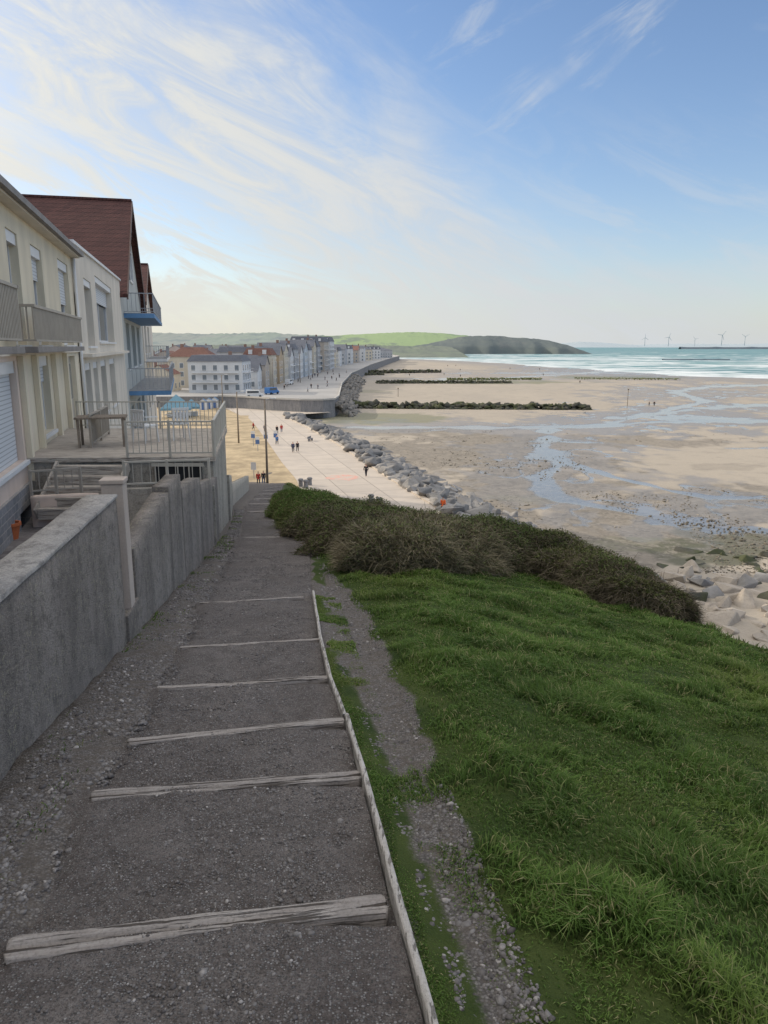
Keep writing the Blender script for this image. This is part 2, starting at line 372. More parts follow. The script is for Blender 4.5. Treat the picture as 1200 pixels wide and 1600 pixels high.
m_path=pathmat()
me=mk('path',np.c_[Xp.ravel(),Yp.ravel(),Zp.ravel()],gridfaces(len(py_),50),mats=[m_path],smooth=True)
tag(link('path',me),kind='structure')
def plank(L,w,h,seed,groove=0.):
    nx=90; V=[];Q=[]
    xsn=np.linspace(-L/2,L/2,nx)
    for i,xx in enumerate(xsn):
        e=min(1,min(i,nx-1-i)/2+.6)
        wob=.012*(float(vn(xx*2.5,seed,1))-.5)*2
        tt=h*(.7+.55*float(vn(xx*3,seed,2)))
        aL=w/2*(.78+.38*float(vn(xx*5,seed,4)))*e; aR=w/2*(.78+.38*float(vn(xx*5,seed,14)))*e
        g1=groove*ss(.38,.6,float(fbm(xx*2.2,seed*2.,21)))
        gc=.3*(float(vn(xx*1.2,seed,33))-.5)*w
        prof=[(-aL,-h*3.5),(-aL,tt*.7),(-aL*.85,tt*1.0),(gc-.012,tt*(.9+.2*float(vn(xx*16,seed,8)))),(gc,tt-g1),(gc+.010,tt*(.88+.2*float(vn(xx*13,seed,9)))),(aR*.85,tt*.95),(aR,tt*.6),(aR,-h*3.5)]
        for yy,zz in prof: V.append((xx,yy+wob,zz+.003*(float(vn(xx*30,yy*90,seed))-.5)))
    m=9
    for i in range(nx-1):
        for k in range(m-1):
            o=i*m+k; Q.append((o,o+m,o+m+1,o+1))
    for e0 in (0,(nx-1)*m):
        for a in range(3): Q.append((e0+a,e0+a+1,e0+7-a,e0+8-a))
    T=[(e0+3,e0+4,e0+5) for e0 in (0,(nx-1)*m)]
    return mk('timber',V,Q,T,mats=[m_wood],smooth=False)
steps_px=[((12,1498),(603,1425),.10),((143,1256),(563,1221),.08),((200,1168),(538,1135),.065),((246,1084),(512,1067),.055),((282,1019),(500,1006),.045),((312,948),(475,938),.045)]
slabs=['weathered timber step across the dirt path, the wide cracked one nearest the viewer','weathered timber step across the dirt path, second from the viewer','weathered timber step across the dirt path, third from the viewer','weathered timber step across the dirt path, fourth from the viewer','thin timber step across the dirt path, fifth from the viewer','timber step across the path level with the far end of the wooden edging']
def hitpath(px,py):
    d=ray(px,py); t_=1.6/(-d[2]-.163*d[1])
    return Vector((d[0]*t_,d[1]*t_,d[2]*t_))
for i,(a,b,w) in enumerate(steps_px):
    A=hitpath(*a);B=hitpath(*b); L=(B-A).length; mid=(A+B)/2
    o=link('timber_step',plank(L,w*1.1,.014,40+i,.022 if i<3 else .008))
    o.location=mid+Vector((0,0,.034)); dd=B-A
    o.rotation_euler=(0,-math.asin(dd.z/L),math.atan2(dd.y,dd.x))
    tag(o,slabs[i],'step','timber steps of the path')
FL=['low timber step half buried in the path beside the far grey wall','pale timber step low on the path where it reaches the concrete terrace','small far timber step near the foot of the path, second of the far flight','small far timber step near the foot of the path, third of the far flight','small far timber step near the foot of the path, fourth of the far flight','small far timber step near the foot of the path, fifth of the far flight','smallest timber step at the very foot of the path']
for i,yy in enumerate([17.,26.9,33,39,47,56,66]):
    l=float(pl(yy))+.15; r=float(pr(yy))-.1
    o=link('timber_step',plank(r-l,.16,.05,60+i)); o.location=((l+r)/2,yy,float(pz(yy))+.03+(.03 if i else -.04)); o.rotation_euler=(0,0,R(5))
    tag(o,FL[i],'step','timber steps of the path')
bpts=[(1.15,.205),(1.8,.13),(2.34,.05),(3.44,-.10),(4.35,-.235),(4.33,-.245),(5.2,-.40),(6.45,-.575),(9.15,-.90)]
for a,b,lab in ((0,4,'long pale wooden edging board along the right of the path, nearest the viewer'),(5,8,'long pale wooden edging board further down the right of the path')):
    V=[];Q=[];pts=bpts[a:b+1]; yy=np.linspace(pts[0][0],pts[-1][0],80)
    for k,q in enumerate(yy):
        xc=float(np.interp(q,[p[0] for p in pts],[p[1] for p in pts]))+.005*(float(vn(q*1.5,3,1))-.5); w=.0125+.003*float(vn(q*5,1,3))
        zt=float(pz(q))+.062+.006*float(vn(q*2,7,5))
        for ox,oz in ((-w,-.1),(-w,-.004),(-w*.8,0),(w*.8,.001),(w,-.004),(w,-.1)): V.append((xc+ox,q,zt+oz))
    for k in range(79):
        for j in range(5): o=k*6+j; Q.append((o,o+1,o+7,o+6))
    for e0 in (0,79*6): Q.append((e0,e0+1,e0+4,e0+5)); Q.append((e0+1,e0+2,e0+3,e0+4))
    tag(link('edging_board',mk('edging_board',V,Q,mats=[m_wood2])),lab,'edging board')
# ---------------------------------------------------------------- pebbles
ico=bmesh.new(); bmesh.ops.create_icosphere(ico,subdivisions=1,radius=1); ico.verts.ensure_lookup_table()
IV=np.array([v.co[:] for v in ico.verts]); IT=np.array([[v.index for v in f.verts] for f in ico.faces])
def stones(name,Pn,sz,mat,shade,flat=.6,jit=.25,base=(IV,IT)):
    iv,it=base; n=len(Pn); k=len(iv)
    sc=sz[:,None]*np.c_[rng.uniform(.7,1.3,n),rng.uniform(.7,1.3,n),rng.uniform(.7,1.2,n)*flat]
    V=iv[None]*(1+jit*(rng.random((n,k,1))-.5)*2)*sc[:,None,:]
    a=rng.uniform(0,6.28,n); ca,sa=np.cos(a)[:,None],np.sin(a)[:,None]; b=rng.uniform(-.5,.5,n); cb,sb=np.cos(b)[:,None],np.sin(b)[:,None]
    y0=V[...,1]*cb-V[...,2]*sb; z0=V[...,1]*sb+V[...,2]*cb
    xx=V[...,0]*ca-y0*sa; yy=V[...,0]*sa+y0*ca
    V=np.stack([xx,yy,z0],-1)+Pn[:,None,:]
    T=(it[None]+np.arange(n)[:,None,None]*k).reshape(-1,3)
    return mk(name,V.reshape(-1,3),T=T,mats=[mat],attrs={'shade':np.repeat(shade,k)})
def stonemat(name,a,b,c,sc=20,green=None):
    m,t=newmat(name); p=t.geo(); s=t.attr('shade'); n=t.noise(p,sc,4)
    col=t.mix(t.rng(s,0,.6,smooth=False),a,b); col=t.mix(t.rng(s,.88,.99),col,c); col=t.mix(t.rng(n,.3,.75,0,.5),col,mul(a,.8))
    t.out(col,.9,n,.4,.02,spec=.15); return m
m_peb=stonemat('pebble_stone',(.10,.09,.088),(.25,.235,.228),(.46,.43,.41),60)
def scat(n,f,y0,y1,pw=1.0):
    yy=y0+(y1-y0)*rng.random(n)**pw; xx=f(yy,rng.random(n)); return xx,yy
n=40000; xx,yy=scat(n,lambda y,u: wl(y)+.04+(pl(y)+.30-wl(y))*u**.9,1.2,30,2.0)
k=fbm(xx*2.5,yy*2.5,51)>.40; xx=xx[k];yy=yy[k]
n=22000; x2,y2=scat(n,lambda y,u: pr(y)+.12+(tr(y)+.04-pr(y)-.12)*u,1.2,25,2.0)
k=fbm(x2*2.5,y2*2.5,52)>.48; x2=x2[k];y2=y2[k]
n=46000; x3,y3=scat(n,lambda y,u: pl(y)+(pr(y)-pl(y)-.03)*u,1.2,14,1.6)
k=fbm(x3*2,y3*2,53)>.45; x3=x3[k];y3=y3[k]
ax=np.r_[xx,x2,x3]; ay=np.r_[yy,y2,y3]; az=np.r_[ground(xx,yy)+.0,ground(x2,y2)+.0,pz(y3)+saw(y3)+.012+.045*(fbm(x3*3,y3*3,2)-.5)]
sz=np.r_[rng.gamma(1.6,.0026,len(xx))+.0018,rng.gamma(1.5,.0021,len(x2))+.0016,rng.gamma(2,.0012,len(x3))+.0012]*(1+.045*ay); sz=np.clip(sz,.0015,.02)
tag(link('gravel',stones('gravel',np.c_[ax,ay,az],sz,m_peb,rng.random(len(ax)),.6)),'loose grey gravel along both sides of the dirt path','gravel',kind='stuff')
# ---------------------------------------------------------------- grass
def blades(name,xb,yb,zb,h,w,mat,lean=.5,coh=None):
    n=len(xb); a=rng.uniform(0,6.28,n)
    if coh is not None: a=np.where(rng.random(n)<.55,coh+rng.normal(0,.6,n),a)
    wa=rng.uniform(0,3.14,n); wx,wy=np.cos(wa)*w/2,np.sin(wa)*w/2
    le=rng.uniform(.15,1.,n)*lean*1.6; lx,ly=np.cos(a)*le*h,np.sin(a)*le*h
    p=np.c_[xb,yb,zb]; W_=np.c_[wx,wy,0*wx]
    m1=p+np.c_[lx*.35,ly*.35,h*.6]; tip=p+np.c_[lx,ly,h*(1-.35*le)]
    V=np.stack([p-W_,p+W_,m1-W_*.8,m1+W_*.8,tip],1).reshape(-1,3)
    b=np.arange(n)[:,None]*5
    Q=b+np.array([0,1,3,2]); T=b+np.array([2,3,4])
    hh=np.tile([0,0,.6,.6,1.],n); rr=np.repeat(rng.random(n),5)
    return mk(name,V,Q,T,mats=[mat],attrs={'hh':hh,'rr':rr})
def grassmat(name,root,a,b,dry,sunlit_yel=(.24,.30,.07)):
    m,t=newmat(name); h=t.attr('hh'); r=t.attr('rr'); p=t.geo(); n=t.noise(p,.9,4); n2=t.noise(p,4,3); n3=t.noise(p,.38,4,.6)
    c=t.mix(r,a,b); c=t.mix(t.rng(n,.35,.62,0,.75),c,mul(a,.62)); c=t.mix(t.rng(n3,.45,.62,0,.55),c,sunlit_yel); c=t.mix(t.math('MULTIPLY',t.rng(r,.82,.90),t.rng(n2,.35,.55,.3,1)),c,dry)  # yellow noise patches painted into the blades stand in for sunlit grass
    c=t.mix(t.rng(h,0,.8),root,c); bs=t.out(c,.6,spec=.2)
    tl=t.n('ShaderNodeBsdfTranslucent'); t.l(c,tl.inputs[0]); mx=t.n('ShaderNodeMixShader'); mx.inputs[0].default_value=.38
    o=[q for q in t.nt.nodes if q.type=='OUTPUT_MATERIAL'][0]; t.l(bs.outputs[0],mx.inputs[1]); t.l(tl.outputs[0],mx.inputs[2]); t.l(mx.outputs[0],o.inputs[0])
    return m
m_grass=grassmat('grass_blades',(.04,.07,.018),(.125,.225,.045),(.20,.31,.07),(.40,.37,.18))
N=560000
yy=.9+33*rng.random(N)**2.0; lo=tr(yy)-.05; hi=np.minimum(edge(yy)+1.0,.62*yy+1.2); u=rng.random(N); xx=lo+(hi-lo)*u
wgt=(hi-lo)/6.; k=(hi>lo)&(rng.random(N)<np.clip(wgt*1.3,.1,1))
k&=(ss(-.1,.25,xx-tr(yy)+.3*(fbm(xx*2,yy*2,11)-.5))>rng.random(N)*.9)
bare=fbm(xx*1.5,yy*1.5,77); k&=(bare<.66)|(rng.random(N)<.3)
xx=xx[k];yy=yy[k]
n=46000; y2=1.2+8*rng.random(n)**1.3; x2=pr(y2)+.03+.30*rng.random(n)**1.8; k=fbm(x2*3,y2*1.5,21)>.36; x2=x2[k];y2=y2[k]
n=7000; y3=2.5+26*rng.random(n); x3=wl(y3)+.03+.35*rng.random(n)**2; k=fbm(x3*2,y3*1.2,24)>.52; x3=x3[k];y3=y3[k]
XX=np.r_[xx,x2,x3];YY=np.r_[yy,y2,y3]
tuft=fbm(XX*2.6,YY*2.6,61); H=(.03+.10*ss(.40,.72,tuft))*rng.uniform(.6,1.25,len(XX)); H[len(xx):]*=.65
H*=ss(-.15,.35,XX-tr(YY))*.6+.4
Wd=rng.uniform(.0026,.0045,len(XX))*(1+.2*YY)
coh=6.28*fbm(XX*1.4,YY*1.4,66,2)*2
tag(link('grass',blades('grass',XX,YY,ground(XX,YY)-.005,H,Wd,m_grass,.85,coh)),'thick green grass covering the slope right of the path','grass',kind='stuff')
# ---------------------------------------------------------------- bramble shrubs
def twigs(cx,cy,r,h,n,L,w,seed,up=.5):
    g=np.random.default_rng(seed)
    a=g.uniform(0,6.28,n); rad=g.random(n)**.5; rr=rad*r; zz=g.random(n)**.7*np.clip(1-rad**3.5,0,1)**.5*h
    lump=.74+.45*vn(np.cos(a)*2.5+cx*3,np.sin(a)*2.5+zz*3,seed); rr=rr*lump
    x0=cx+np.cos(a)*rr; y0=cy+np.sin(a)*rr; zz=zz*(.74+.42*fbm(x0*1.3,y0*1.3,300)); z0=ground(x0,y0)
    d=np.c_[np.cos(a)*rad*.7+g.normal(0,.8,n),np.sin(a)*rad*.7+g.normal(0,.8,n),g.normal(up,.5,n)]; d/=np.linalg.norm(d,axis=1)[:,None]
    l=g.uniform(.4,1.2,n)*L; l=np.where(g.random(n)<.03,l*1.6,l); p=np.c_[x0,y0,z0+zz*.92]
    b=np.c_[g.normal(0,.3,n),g.normal(0,.3,n),-g.uniform(.1,.7,n)]
    s=g.normal(0,1,(n,3)); s/=np.linalg.norm(s,axis=1)[:,None]; s*=w/2
    p1=p+d*l[:,None]*.55; p2=p+d*l[:,None]+b*l[:,None]*.6
    V=np.stack([p-s,p+s,p1-s*.8,p1+s*.8,p2-s*.25,p2+s*.25],1).reshape(-1,3)
    k=np.arange(n)[:,None]*6; Q=np.concatenate([k+np.array([0,1,3,2]),k+np.array([2,3,5,4])])
    return V,Q,np.repeat(g.random(n),6)
def leafs(cx,cy,r,h,n,sz,seed):
    g=np.random.default_rng(seed); a=g.uniform(0,6.28,n); rad=g.random(n)**.45; zz=g.random(n)**.55*np.clip(1-rad**3.5,0,1)**.5*h*1.06
    lump=.74+.45*vn(np.cos(a)*2.5+cx*3,np.sin(a)*2.5+zz*3,seed-500); rr=rad*r*1.04*lump
    x0=cx+np.cos(a)*rr; y0=cy+np.sin(a)*rr; zz=zz*(.74+.42*fbm(x0*1.3,y0*1.3,300)); p=np.c_[x0,y0,ground(x0,y0)+zz]
    s=g.normal(0,1,(n,3)); s/=np.linalg.norm(s,axis=1)[:,None]; q=g.normal(0,1,(n,3)); q-=s*(q*s).sum(1)[:,None]; q/=np.linalg.norm(q,axis=1)[:,None]
    z=(g.uniform(.5,1.3,n)*sz)[:,None]; V=np.stack([p-s*z,p-q*z*.5,p+s*z,p+q*z*.5],1).reshape(-1,3)
    Q=np.arange(n)[:,None]*4+np.arange(4); return V,Q,np.repeat(g.random(n),4)
def twmat(name,a,b,c):
    m,t=newmat(name); r=t.attr('rr'); p=t.geo(); n=t.noise(p,2.2,4); n2=t.noise(p,.8,3); col=t.mix(r,a,b); col=t.mix(t.rng(n,.4,.65),col,c); col=t.mix(t.rng(n2,.45,.65,0,.6),col,mul(a,.8)); t.out(col,.85,spec=.1); return m
tw={'green':(twmat('green_stems',(.10,.115,.04),(.22,.22,.10),(.12,.12,.05)),twmat('green_leaves',(.06,.12,.025),(.14,.21,.05),(.09,.13,.035))),
 'brown':(twmat('brown_stems',(.12,.10,.065),(.28,.24,.17),(.14,.12,.08)),twmat('brown_leaves',(.08,.12,.035),(.16,.18,.065),(.10,.11,.045))),
 'straw':(twmat('straw_stems',(.18,.155,.095),(.35,.30,.205),(.14,.125,.08)),twmat('straw_leaves',(.11,.14,.05),(.19,.20,.08),(.10,.12,.045))),
 'dark':(twmat('dark_stems',(.095,.08,.055),(.25,.21,.155),(.13,.11,.075)),twmat('dark_leaves',(.07,.095,.03),(.14,.145,.055),(.10,.095,.04)))}
bush=[(-4.1,34,1.0,.65,'green','low green bramble at the far end of the hedge near the foot of the path'),
(-3.0,29,1.2,.75,'green','green bramble second from the far end of the hedge'),
(-2.35,24.5,1.25,.75,'green','dull green bramble in the narrow far stretch of the hedge, third from its end'),
(-1.6,20.5,1.25,.78,'green','olive green bramble where the hedge starts to widen beside the path'),
(-.9,17.3,1.25,.80,'brown','grey brown bramble left of the straw coloured clumps'),
(-.25,14.3,1.15,.84,'brown','tall grey brown bramble just behind the nearest straw coloured clump'),
(.2,11.7,.85,.76,'straw','straw coloured dry bramble clump closest to the path'),
(1.05,12.9,1.05,.80,'straw','straw coloured dry bramble clump second from the path'),
(1.0,16.0,1.3,.70,'brown','brown bramble filling the back of the hedge above the promenade'),
(1.85,14.4,1.05,.82,'brown','greenish brown bramble squeezed between the straw clumps and the dark ones'),
(2.5,15.4,1.15,.85,'brown','brown bramble mid hedge right of the straw clumps'),
(3.15,15.6,1.1,.86,'dark','dark brown bramble at the rearmost bend of the hedge'),
(3.6,14.6,1.0,.82,'dark','dark bramble right of the rearmost bend of the hedge'),
(3.85,13.5,.9,.74,'dark','dark bramble halfway along the right arm of the hedge'),
(4.0,12.5,.8,.64,'brown','brown bramble near the right end of the hedge'),
(4.15,11.5,.68,.52,'dark','dark low bramble ending the hedge above the boulders')]
for i,(cx,cy,r,h,kd,lab) in enumerate(bush):
    z0=float(ground(cx,cy)); o=thing('bramble_shrub',lab,'bush',(cx,cy,z0))
    nn=24000 if cy<18 else 12000
    for nm,(V,Q,rr),mt in (('stems',twigs(cx,cy,r*1.15,h*1.08,nn,.20 if kd!='straw' else .24,.0055+.0004*cy,100+i,.7 if kd=='straw' else .4),tw[kd][0]),('leaves',leafs(cx,cy,r*1.15,h*1.08,int(nn*(.8 if kd!='straw' else .4)),.015+.0005*cy,600+i),tw[kd][1])):
        V=V-np.array([cx,cy,z0]); link(nm,mk(nm,V,Q,mats=[mt],attrs={'rr':rr}),o)
n=30000; yy=8+80*rng.random(n)**1.2; dd=rng.random(n)*3.0; xx=edge(yy)+dd-.3
k=(yy>13)|(dd<1.0); xx=xx[k];yy=yy[k]
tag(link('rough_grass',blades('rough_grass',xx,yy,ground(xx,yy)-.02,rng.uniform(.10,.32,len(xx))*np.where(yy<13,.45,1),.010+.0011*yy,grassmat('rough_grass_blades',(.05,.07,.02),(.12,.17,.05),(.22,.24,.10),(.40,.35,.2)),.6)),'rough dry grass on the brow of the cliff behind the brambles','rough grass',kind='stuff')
# ---------------------------------------------------------------- beach and sea
XSY=[-50,100,300,480,540,760,970,1156,1270,1500,3000]; XSX=[560,480,330,240,200,165,130,70,0,-70,-100]
def shore(y): return np.interp(y,XSY,XSX)
rows=np.r_[np.arange(552.5,620,.5),np.arange(620,760,.7),np.arange(760,1010,1.2),np.array([1020,1050,1100,1200,1400,1700])][::-1]
Yr=np.array([19.5/max(1e-4,-(ray(600,r)[2]/ray(600,r)[1])) for r in rows])
ac=np.r_[np.arange(-1.0,-.2,.05),np.arange(-.2,.62,.0025),np.arange(.62,1.6,.05)]
Yb,A=np.meshgrid(Yr,ac,indexing='ij'); Xb=A*Yb
dsh=shore(Yb)-Xb
Zb=-20+np.where(dsh>0,np.minimum(1.4,.0034*dsh),.012*dsh)+.16*(fbm(Xb/40,Yb/40,70)-.5)+.10*(fbm(Xb/7,Yb/12,71)-.5)*ss(600,100,Yb)
Zb=np.maximum(Zb,-23)
pxb,pyb=proj(Xb,Yb,Zb)
def blob(L,warp=.6,sd=0):
    f=np.zeros_like(pxb); n=(fbm(Xb/10+7*sd,Yb/12,80+sd)-.5)*2+(fbm(Xb/2.6,Yb/3.2,90+sd)-.5)*1.4*ss(700,150,Yb)
    for cx,cy,rx,ry,w in L:
        q=1-np.sqrt(((pxb-cx)/rx)**2+((pyb-cy)/ry)**2)+warp*n
        f=np.maximum(f,w*ss(-.05,.3,q))
    return f
def line(pts,w,warp=1.):
    f=np.full_like(pxb,9e9); n=(fbm(Xb/7,Yb/9,160)-.5)*2*warp
    for (x0,y0),(x1,y1) in zip(pts[:-1],pts[1:]):
        dx_,dy_=x1-x0,(y1-y0)*6; L2=dx_*dx_+dy_*dy_
        t_=np.clip(((pxb-x0)*dx_+(pyb-y0)*6*dy_)/L2,0,1)
        dd=np.hypot(pxb-x0-t_*dx_,(pyb-y0)*6-t_*dy_)/6; f=np.minimum(f,dd)
    return ss(w*1.5,w*.3,f+n*w*1.4)
rid=1-2*np.abs(fbm(Xb/9+3,Yb/16,140,5)-.5)*4.2
chan=ss(.55,.92,rid)
wat=blob([(1080,655,150,6,.75),(855,752,36,9,.9),(845,712,28,6,.85),(1075,815,66,12,1),(1010,798,24,10,1),(1130,826,50,9,.9),(1110,776,110,3.5,.9),(760,592,120,1.4,.8),(880,583,140,1.8,.6),(960,572,160,1.2,.6),(870,690,60,2,.8),(1180,700,60,2.5,.6)],1.1,1)
wat=np.maximum(wat,line([(500,668),(620,667),(760,668),(900,667),(1010,660),(1230,658)],2.3))
wat=np.maximum(wat,line([(960,660),(1010,648),(1080,640),(1150,634),(1260,632)],2.4))
wat=np.maximum(wat,line([(1010,650),(1080,632),(1105,626),(1070,618),(1055,611),(1110,604),(1250,600)],1.9))
wat=np.maximum(wat,line([(860,672),(850,700),(880,722),(845,745),(860,775),(930,790),(990,800),(1040,812),(1120,826),(1230,836)],2.6,1.3))
wat=np.maximum(wat,line([(880,722),(960,745),(1040,765),(1110,777),(1240,780)],1.8,1.3))
wat=np.maximum(wat,line([(640,596),(760,592),(900,584),(1000,576),(1150,580)],.9,.6)*.8)
zone=blob([(880,745,130,60,1),(1070,800,220,50,1),(1080,650,240,26,1),(860,668,340,8,1),(1080,615,150,18,1),(900,582,280,8,.9)],.7,6)
wat=np.maximum(wat,chan*zone*.75)
grv=blob([(700,710,190,34,1),(800,755,180,56,1),(960,828,270,56,1),(1120,730,60,6,.3),(900,690,280,11,.8),(1130,790,180,34,.9),(640,674,160,9,.7),(760,800,160,44,1)],.8,2)
alg=blob([(585,655,120,9,.9),(760,597,150,3.2,.9),(960,590,100,3,.9),(620,655,60,6,.6),(560,612,50,3,.5),(850,780,90,10,.35),(1000,850,120,12,.6)],.6,3)
drk=blob([(1120,868,120,22,1),(1180,850,80,26,1),(1060,858,70,14,1),(1110,832,60,7,.7)],.9,4)
wet=np.clip(ss(.8,.2,dsh/120)*.8+blob([(1080,655,260,30,1),(860,735,180,70,.8),(1060,810,240,60,.9),(1080,614,160,18,.8),(760,668,330,13,.9),(880,586,320,12,.6)],.9,5),0,1)
n1=fbm(Xb/18,Yb/30,95)[...,None]
sand=np.array([.43,.37,.295])*(1-n1)+np.array([.35,.305,.25])*n1
wets=np.array([.225,.20,.175])
def lay(c,a,m): return c*(1-m[...,None])+a*m[...,None]
colb=lay(sand,wets,wet*.75)
gc=np.array([.21,.18,.145])*(.55+.9*fbm(Xb/1.3,Yb/1.8,97)[...,None])
colb=lay(colb,gc,grv*.85); colb=lay(colb,np.array([.15,.16,.085]),alg*.75); colb=lay(colb,np.array([.075,.08,.045]),drk*.88); colb=lay(colb,np.array([.18,.18,.18]),wat*.7)
Zb=Zb-.04*wat
def beachmat():
    m,t=newmat('beach_sand'); p=t.geo(); c=t.attr('col','Color'); w=t.attr('wat'); g=t.attr('grv'); d=t.attr('wet')
    n=t.noise(p,.9,7,.7); n2=t.noise(p,5,4,.6); v=t.vor(p,2.6,'Color'); sc=t.n('ShaderNodeSeparateColor'); t.l(v,sc.inputs[0]); n3=t.noise(p,.22,6,.65)
    k=t.math('MULTIPLY',g,t.rng(n,.40,.58)); col=t.mix(t.math('MULTIPLY',k,.65),c,t.mix(sc.outputs[0],(.08,.07,.055),(.31,.275,.23)))
    col=t.mix(t.rng(n2,.3,.75,0,.25),col,(.16,.14,.115)); col=t.mix(t.rng(n3,.5,.68,0,.3),col,(.19,.17,.145))
    wf=t.rng(t.math('ADD',t.math('SUBTRACT',w,t.math('MULTIPLY',k,.25)),t.math('MULTIPLY',t.math('SUBTRACT',n,.5),.7)),.25,.7)
    r=t.math('SUBTRACT',.88,t.math('MULTIPLY',wf,.74),clamp=True); r=t.math('SUBTRACT',r,t.math('MULTIPLY',t.math('MULTIPLY',d,.47),t.math('SUBTRACT',1.,wf)))
    h=t.math('MULTIPLY',t.math('ADD',n,t.math('MULTIPLY',n2,.5)),t.math('SUBTRACT',1.,t.math('MULTIPLY',wf,.93)))
    t.out(col,r,h,.5,.12,spec=.5); return m
me=mk('beach',np.c_[Xb.ravel(),Yb.ravel(),Zb.ravel()],gridfaces(*Xb.shape),mats=[beachmat()],smooth=True,attrs={'col':colb.reshape(-1,3),'wat':wat.ravel(),'grv':grv.ravel(),'wet':wet.ravel()})
tag(link('beach',me),kind='structure')
gb=MB(); gb.add([(-60000,-400,-24),(60000,-400,-24),(60000,70000,-24),(-60000,70000,-24)],[(0,1,2,3)])
tag(gb.build('ground',M('seabed_sand',(.2,.17,.13),.9,.1,.01,0)),kind='structure')
rows=np.r_[np.arange(541.05,544,.12),np.arange(544,606,.16),np.array([608,612,620,640,680])][::-1]
Yr=np.array([20/max(3e-4,-(ray(600,r)[2]/ray(600,r)[1])) for r in rows])
ac=np.r_[np.arange(-.6,0,.05),np.arange(0,.62,.0022),np.arange(.62,2.4,.1)]
Ys,A=np.meshgrid(Yr,ac,indexing='ij'); Xs=A*Ys
dsh=Xs-shore(Ys)+60*(fbm(Xs/90,Ys/120,110)-.5)
fo=np.zeros_like(dsh)
for sc,th,s in ((24,.57,1),(50,.60,2),(12,.59,3)):
    nn=fbm((Xs*.9+Ys*.15)/(sc*3.0),(Ys-Xs*.25)/(sc*1.0),120+s,5); fo=np.maximum(fo,.9*ss(th,th+.12,nn+.12*ss(200,0,dsh)-.10*ss(300,1300,dsh)))
ln=np.abs(((dsh+90*fbm(Xs/50,Ys/60,150))/80)%1-.5); fo=np.maximum(fo,.9*ss(.18,.03,ln)*ss(.42,.60,fbm(Xs/30,Ys/30,151))*ss(600,200,dsh))
fo=np.maximum(fo,ss(14,2,np.abs(dsh-8))*.9)*ss(3500,1200,Ys)
def seamat():
    m,t=newmat('sea_water'); p=t.geo(); f=t.attr('foam')
    mp=t.n('ShaderNodeMapping'); mp.inputs['Scale'].default_value=(.4,1,1); t.l(p,mp.inputs[0])
    n=t.noise(mp.outputs[0],.10,6,.65); n2=t.noise(mp.outputs[0],.006,4); n3=t.noise(mp.outputs[0],.04,6,.7)
    col=t.mix(t.rng(n2,.35,.65),(.11,.225,.235),(.17,.30,.29)); col=t.mix(t.rng(n3,.45,.7,0,.5),col,(.08,.17,.19)); fw=t.math('MULTIPLY',f,t.rng(n,.35,.55,.35,1.))
    col=t.mix(fw,col,(.72,.75,.76))
    t.out(col,t.math('ADD',t.math('MULTIPLY',fw,.35),.45),n,.9,1.4,spec=.4); return m
me=mk('sea',np.c_[Xs.ravel(),Ys.ravel(),np.full(Xs.size,-20.)],gridfaces(*Xs.shape),mats=[seamat()],smooth=True,attrs={'foam':fo.ravel()})
tag(link('sea',me),kind='structure')
# ---------------------------------------------------------------- promenade
def promat():
    m,t=newmat('promenade_concrete'); p=t.geo(); n=t.noise(p,.35,6,.6); n2=t.noise(p,12,3)
    mp=t.n('ShaderNodeMapping'); mp.inputs['Rotation'].default_value=(0,0,R(-15)); t.l(p,mp.inputs[0])
    b=t.n('ShaderNodeTexBrick'); t.l(mp.outputs[0],b.inputs['Vector']); b.offset=0; b.inputs['Scale'].default_value=.22; b.inputs['Mortar Size'].default_value=.012; b.inputs['Brick Width'].default_value=1; b.inputs['Row Height'].default_value=1
    b.inputs['Color1'].default_value=(.54,.475,.41,1); b.inputs['Color2'].default_value=(.48,.425,.37,1); b.inputs['Mortar'].default_value=(.25,.22,.19,1)
    col=t.mix(t.rng(n,.35,.7,0,.45),b.outputs[0],(.38,.34,.305)); col=t.mix(t.rng(n2,.4,.8,0,.2),col,(.3,.27,.24)); t.out(col,.85,n2,.2,.02,spec=.2); return m
m_prom=promat()
yy=np.linspace(55,190,60); mb=MB()
for a,b in zip(yy[:-1],yy[1:]):
    mb.add([(xw_(a),a,-17),(xe_(a),a,-17),(xe_(b),b,-17),(xw_(b),b,-17)],[(0,1,2,3)])
mb.add([(-36,190,-17),(-25.5,190,-17),(-14,199,-17),(-20,214,-17),(-45,214,-17)],[(0,1,2,3,4)])
tag(mb.build('promenade',m_prom),kind='structure')
mb=MB()
for a,b in zip(yy[:-1],yy[1:]):
    x0,x1=float(xe_(a)),float(xe_(b)); w=.6
    mb.add([(x0,a,-19.8),(x0+w,a,-19.8),(x1+w,b,-19.8),(x1,b,-19.8),(x0,a,-16.82),(x0+w,a,-16.82),(x1+w,b,-16.82),(x1,b,-16.82)],[(4,5,6,7),(0,4,7,3),(1,2,6,5)])
tag(mb.build('kerb_wall',m_prom),'low pale concrete kerb wall between the promenade and its rock armour','wall')
mb=MB(); yy2=np.linspace(84,216,40)
for a,b in zip(yy2[:-1],yy2[1:]): mb.add([(-140,a,-17.03),(float(xw_(a))+.3,a,-17.03),(float(xw_(b))+.3,b,-17.03),(-140,b,-17.03)],[(0,1,2,3)])
tag(mb.build('sandy_ground',M('lot_sand',(.42,.33,.21),.9,.3,.3,.4,2,.05)),kind='structure')
tp=[(-700,216),(-47,216),(-38,211),(-30,205),(-22,200.5),(-16,200),(-13.2,203),(-12.8,215),(-16,290),(-17,400),(-10,590),(2,800),(22,1100),(0,1400),(-700,1400)]
mb=MB(); mb.add([(x,y,-14) for x,y in tp],[tuple(range(len(tp)))])
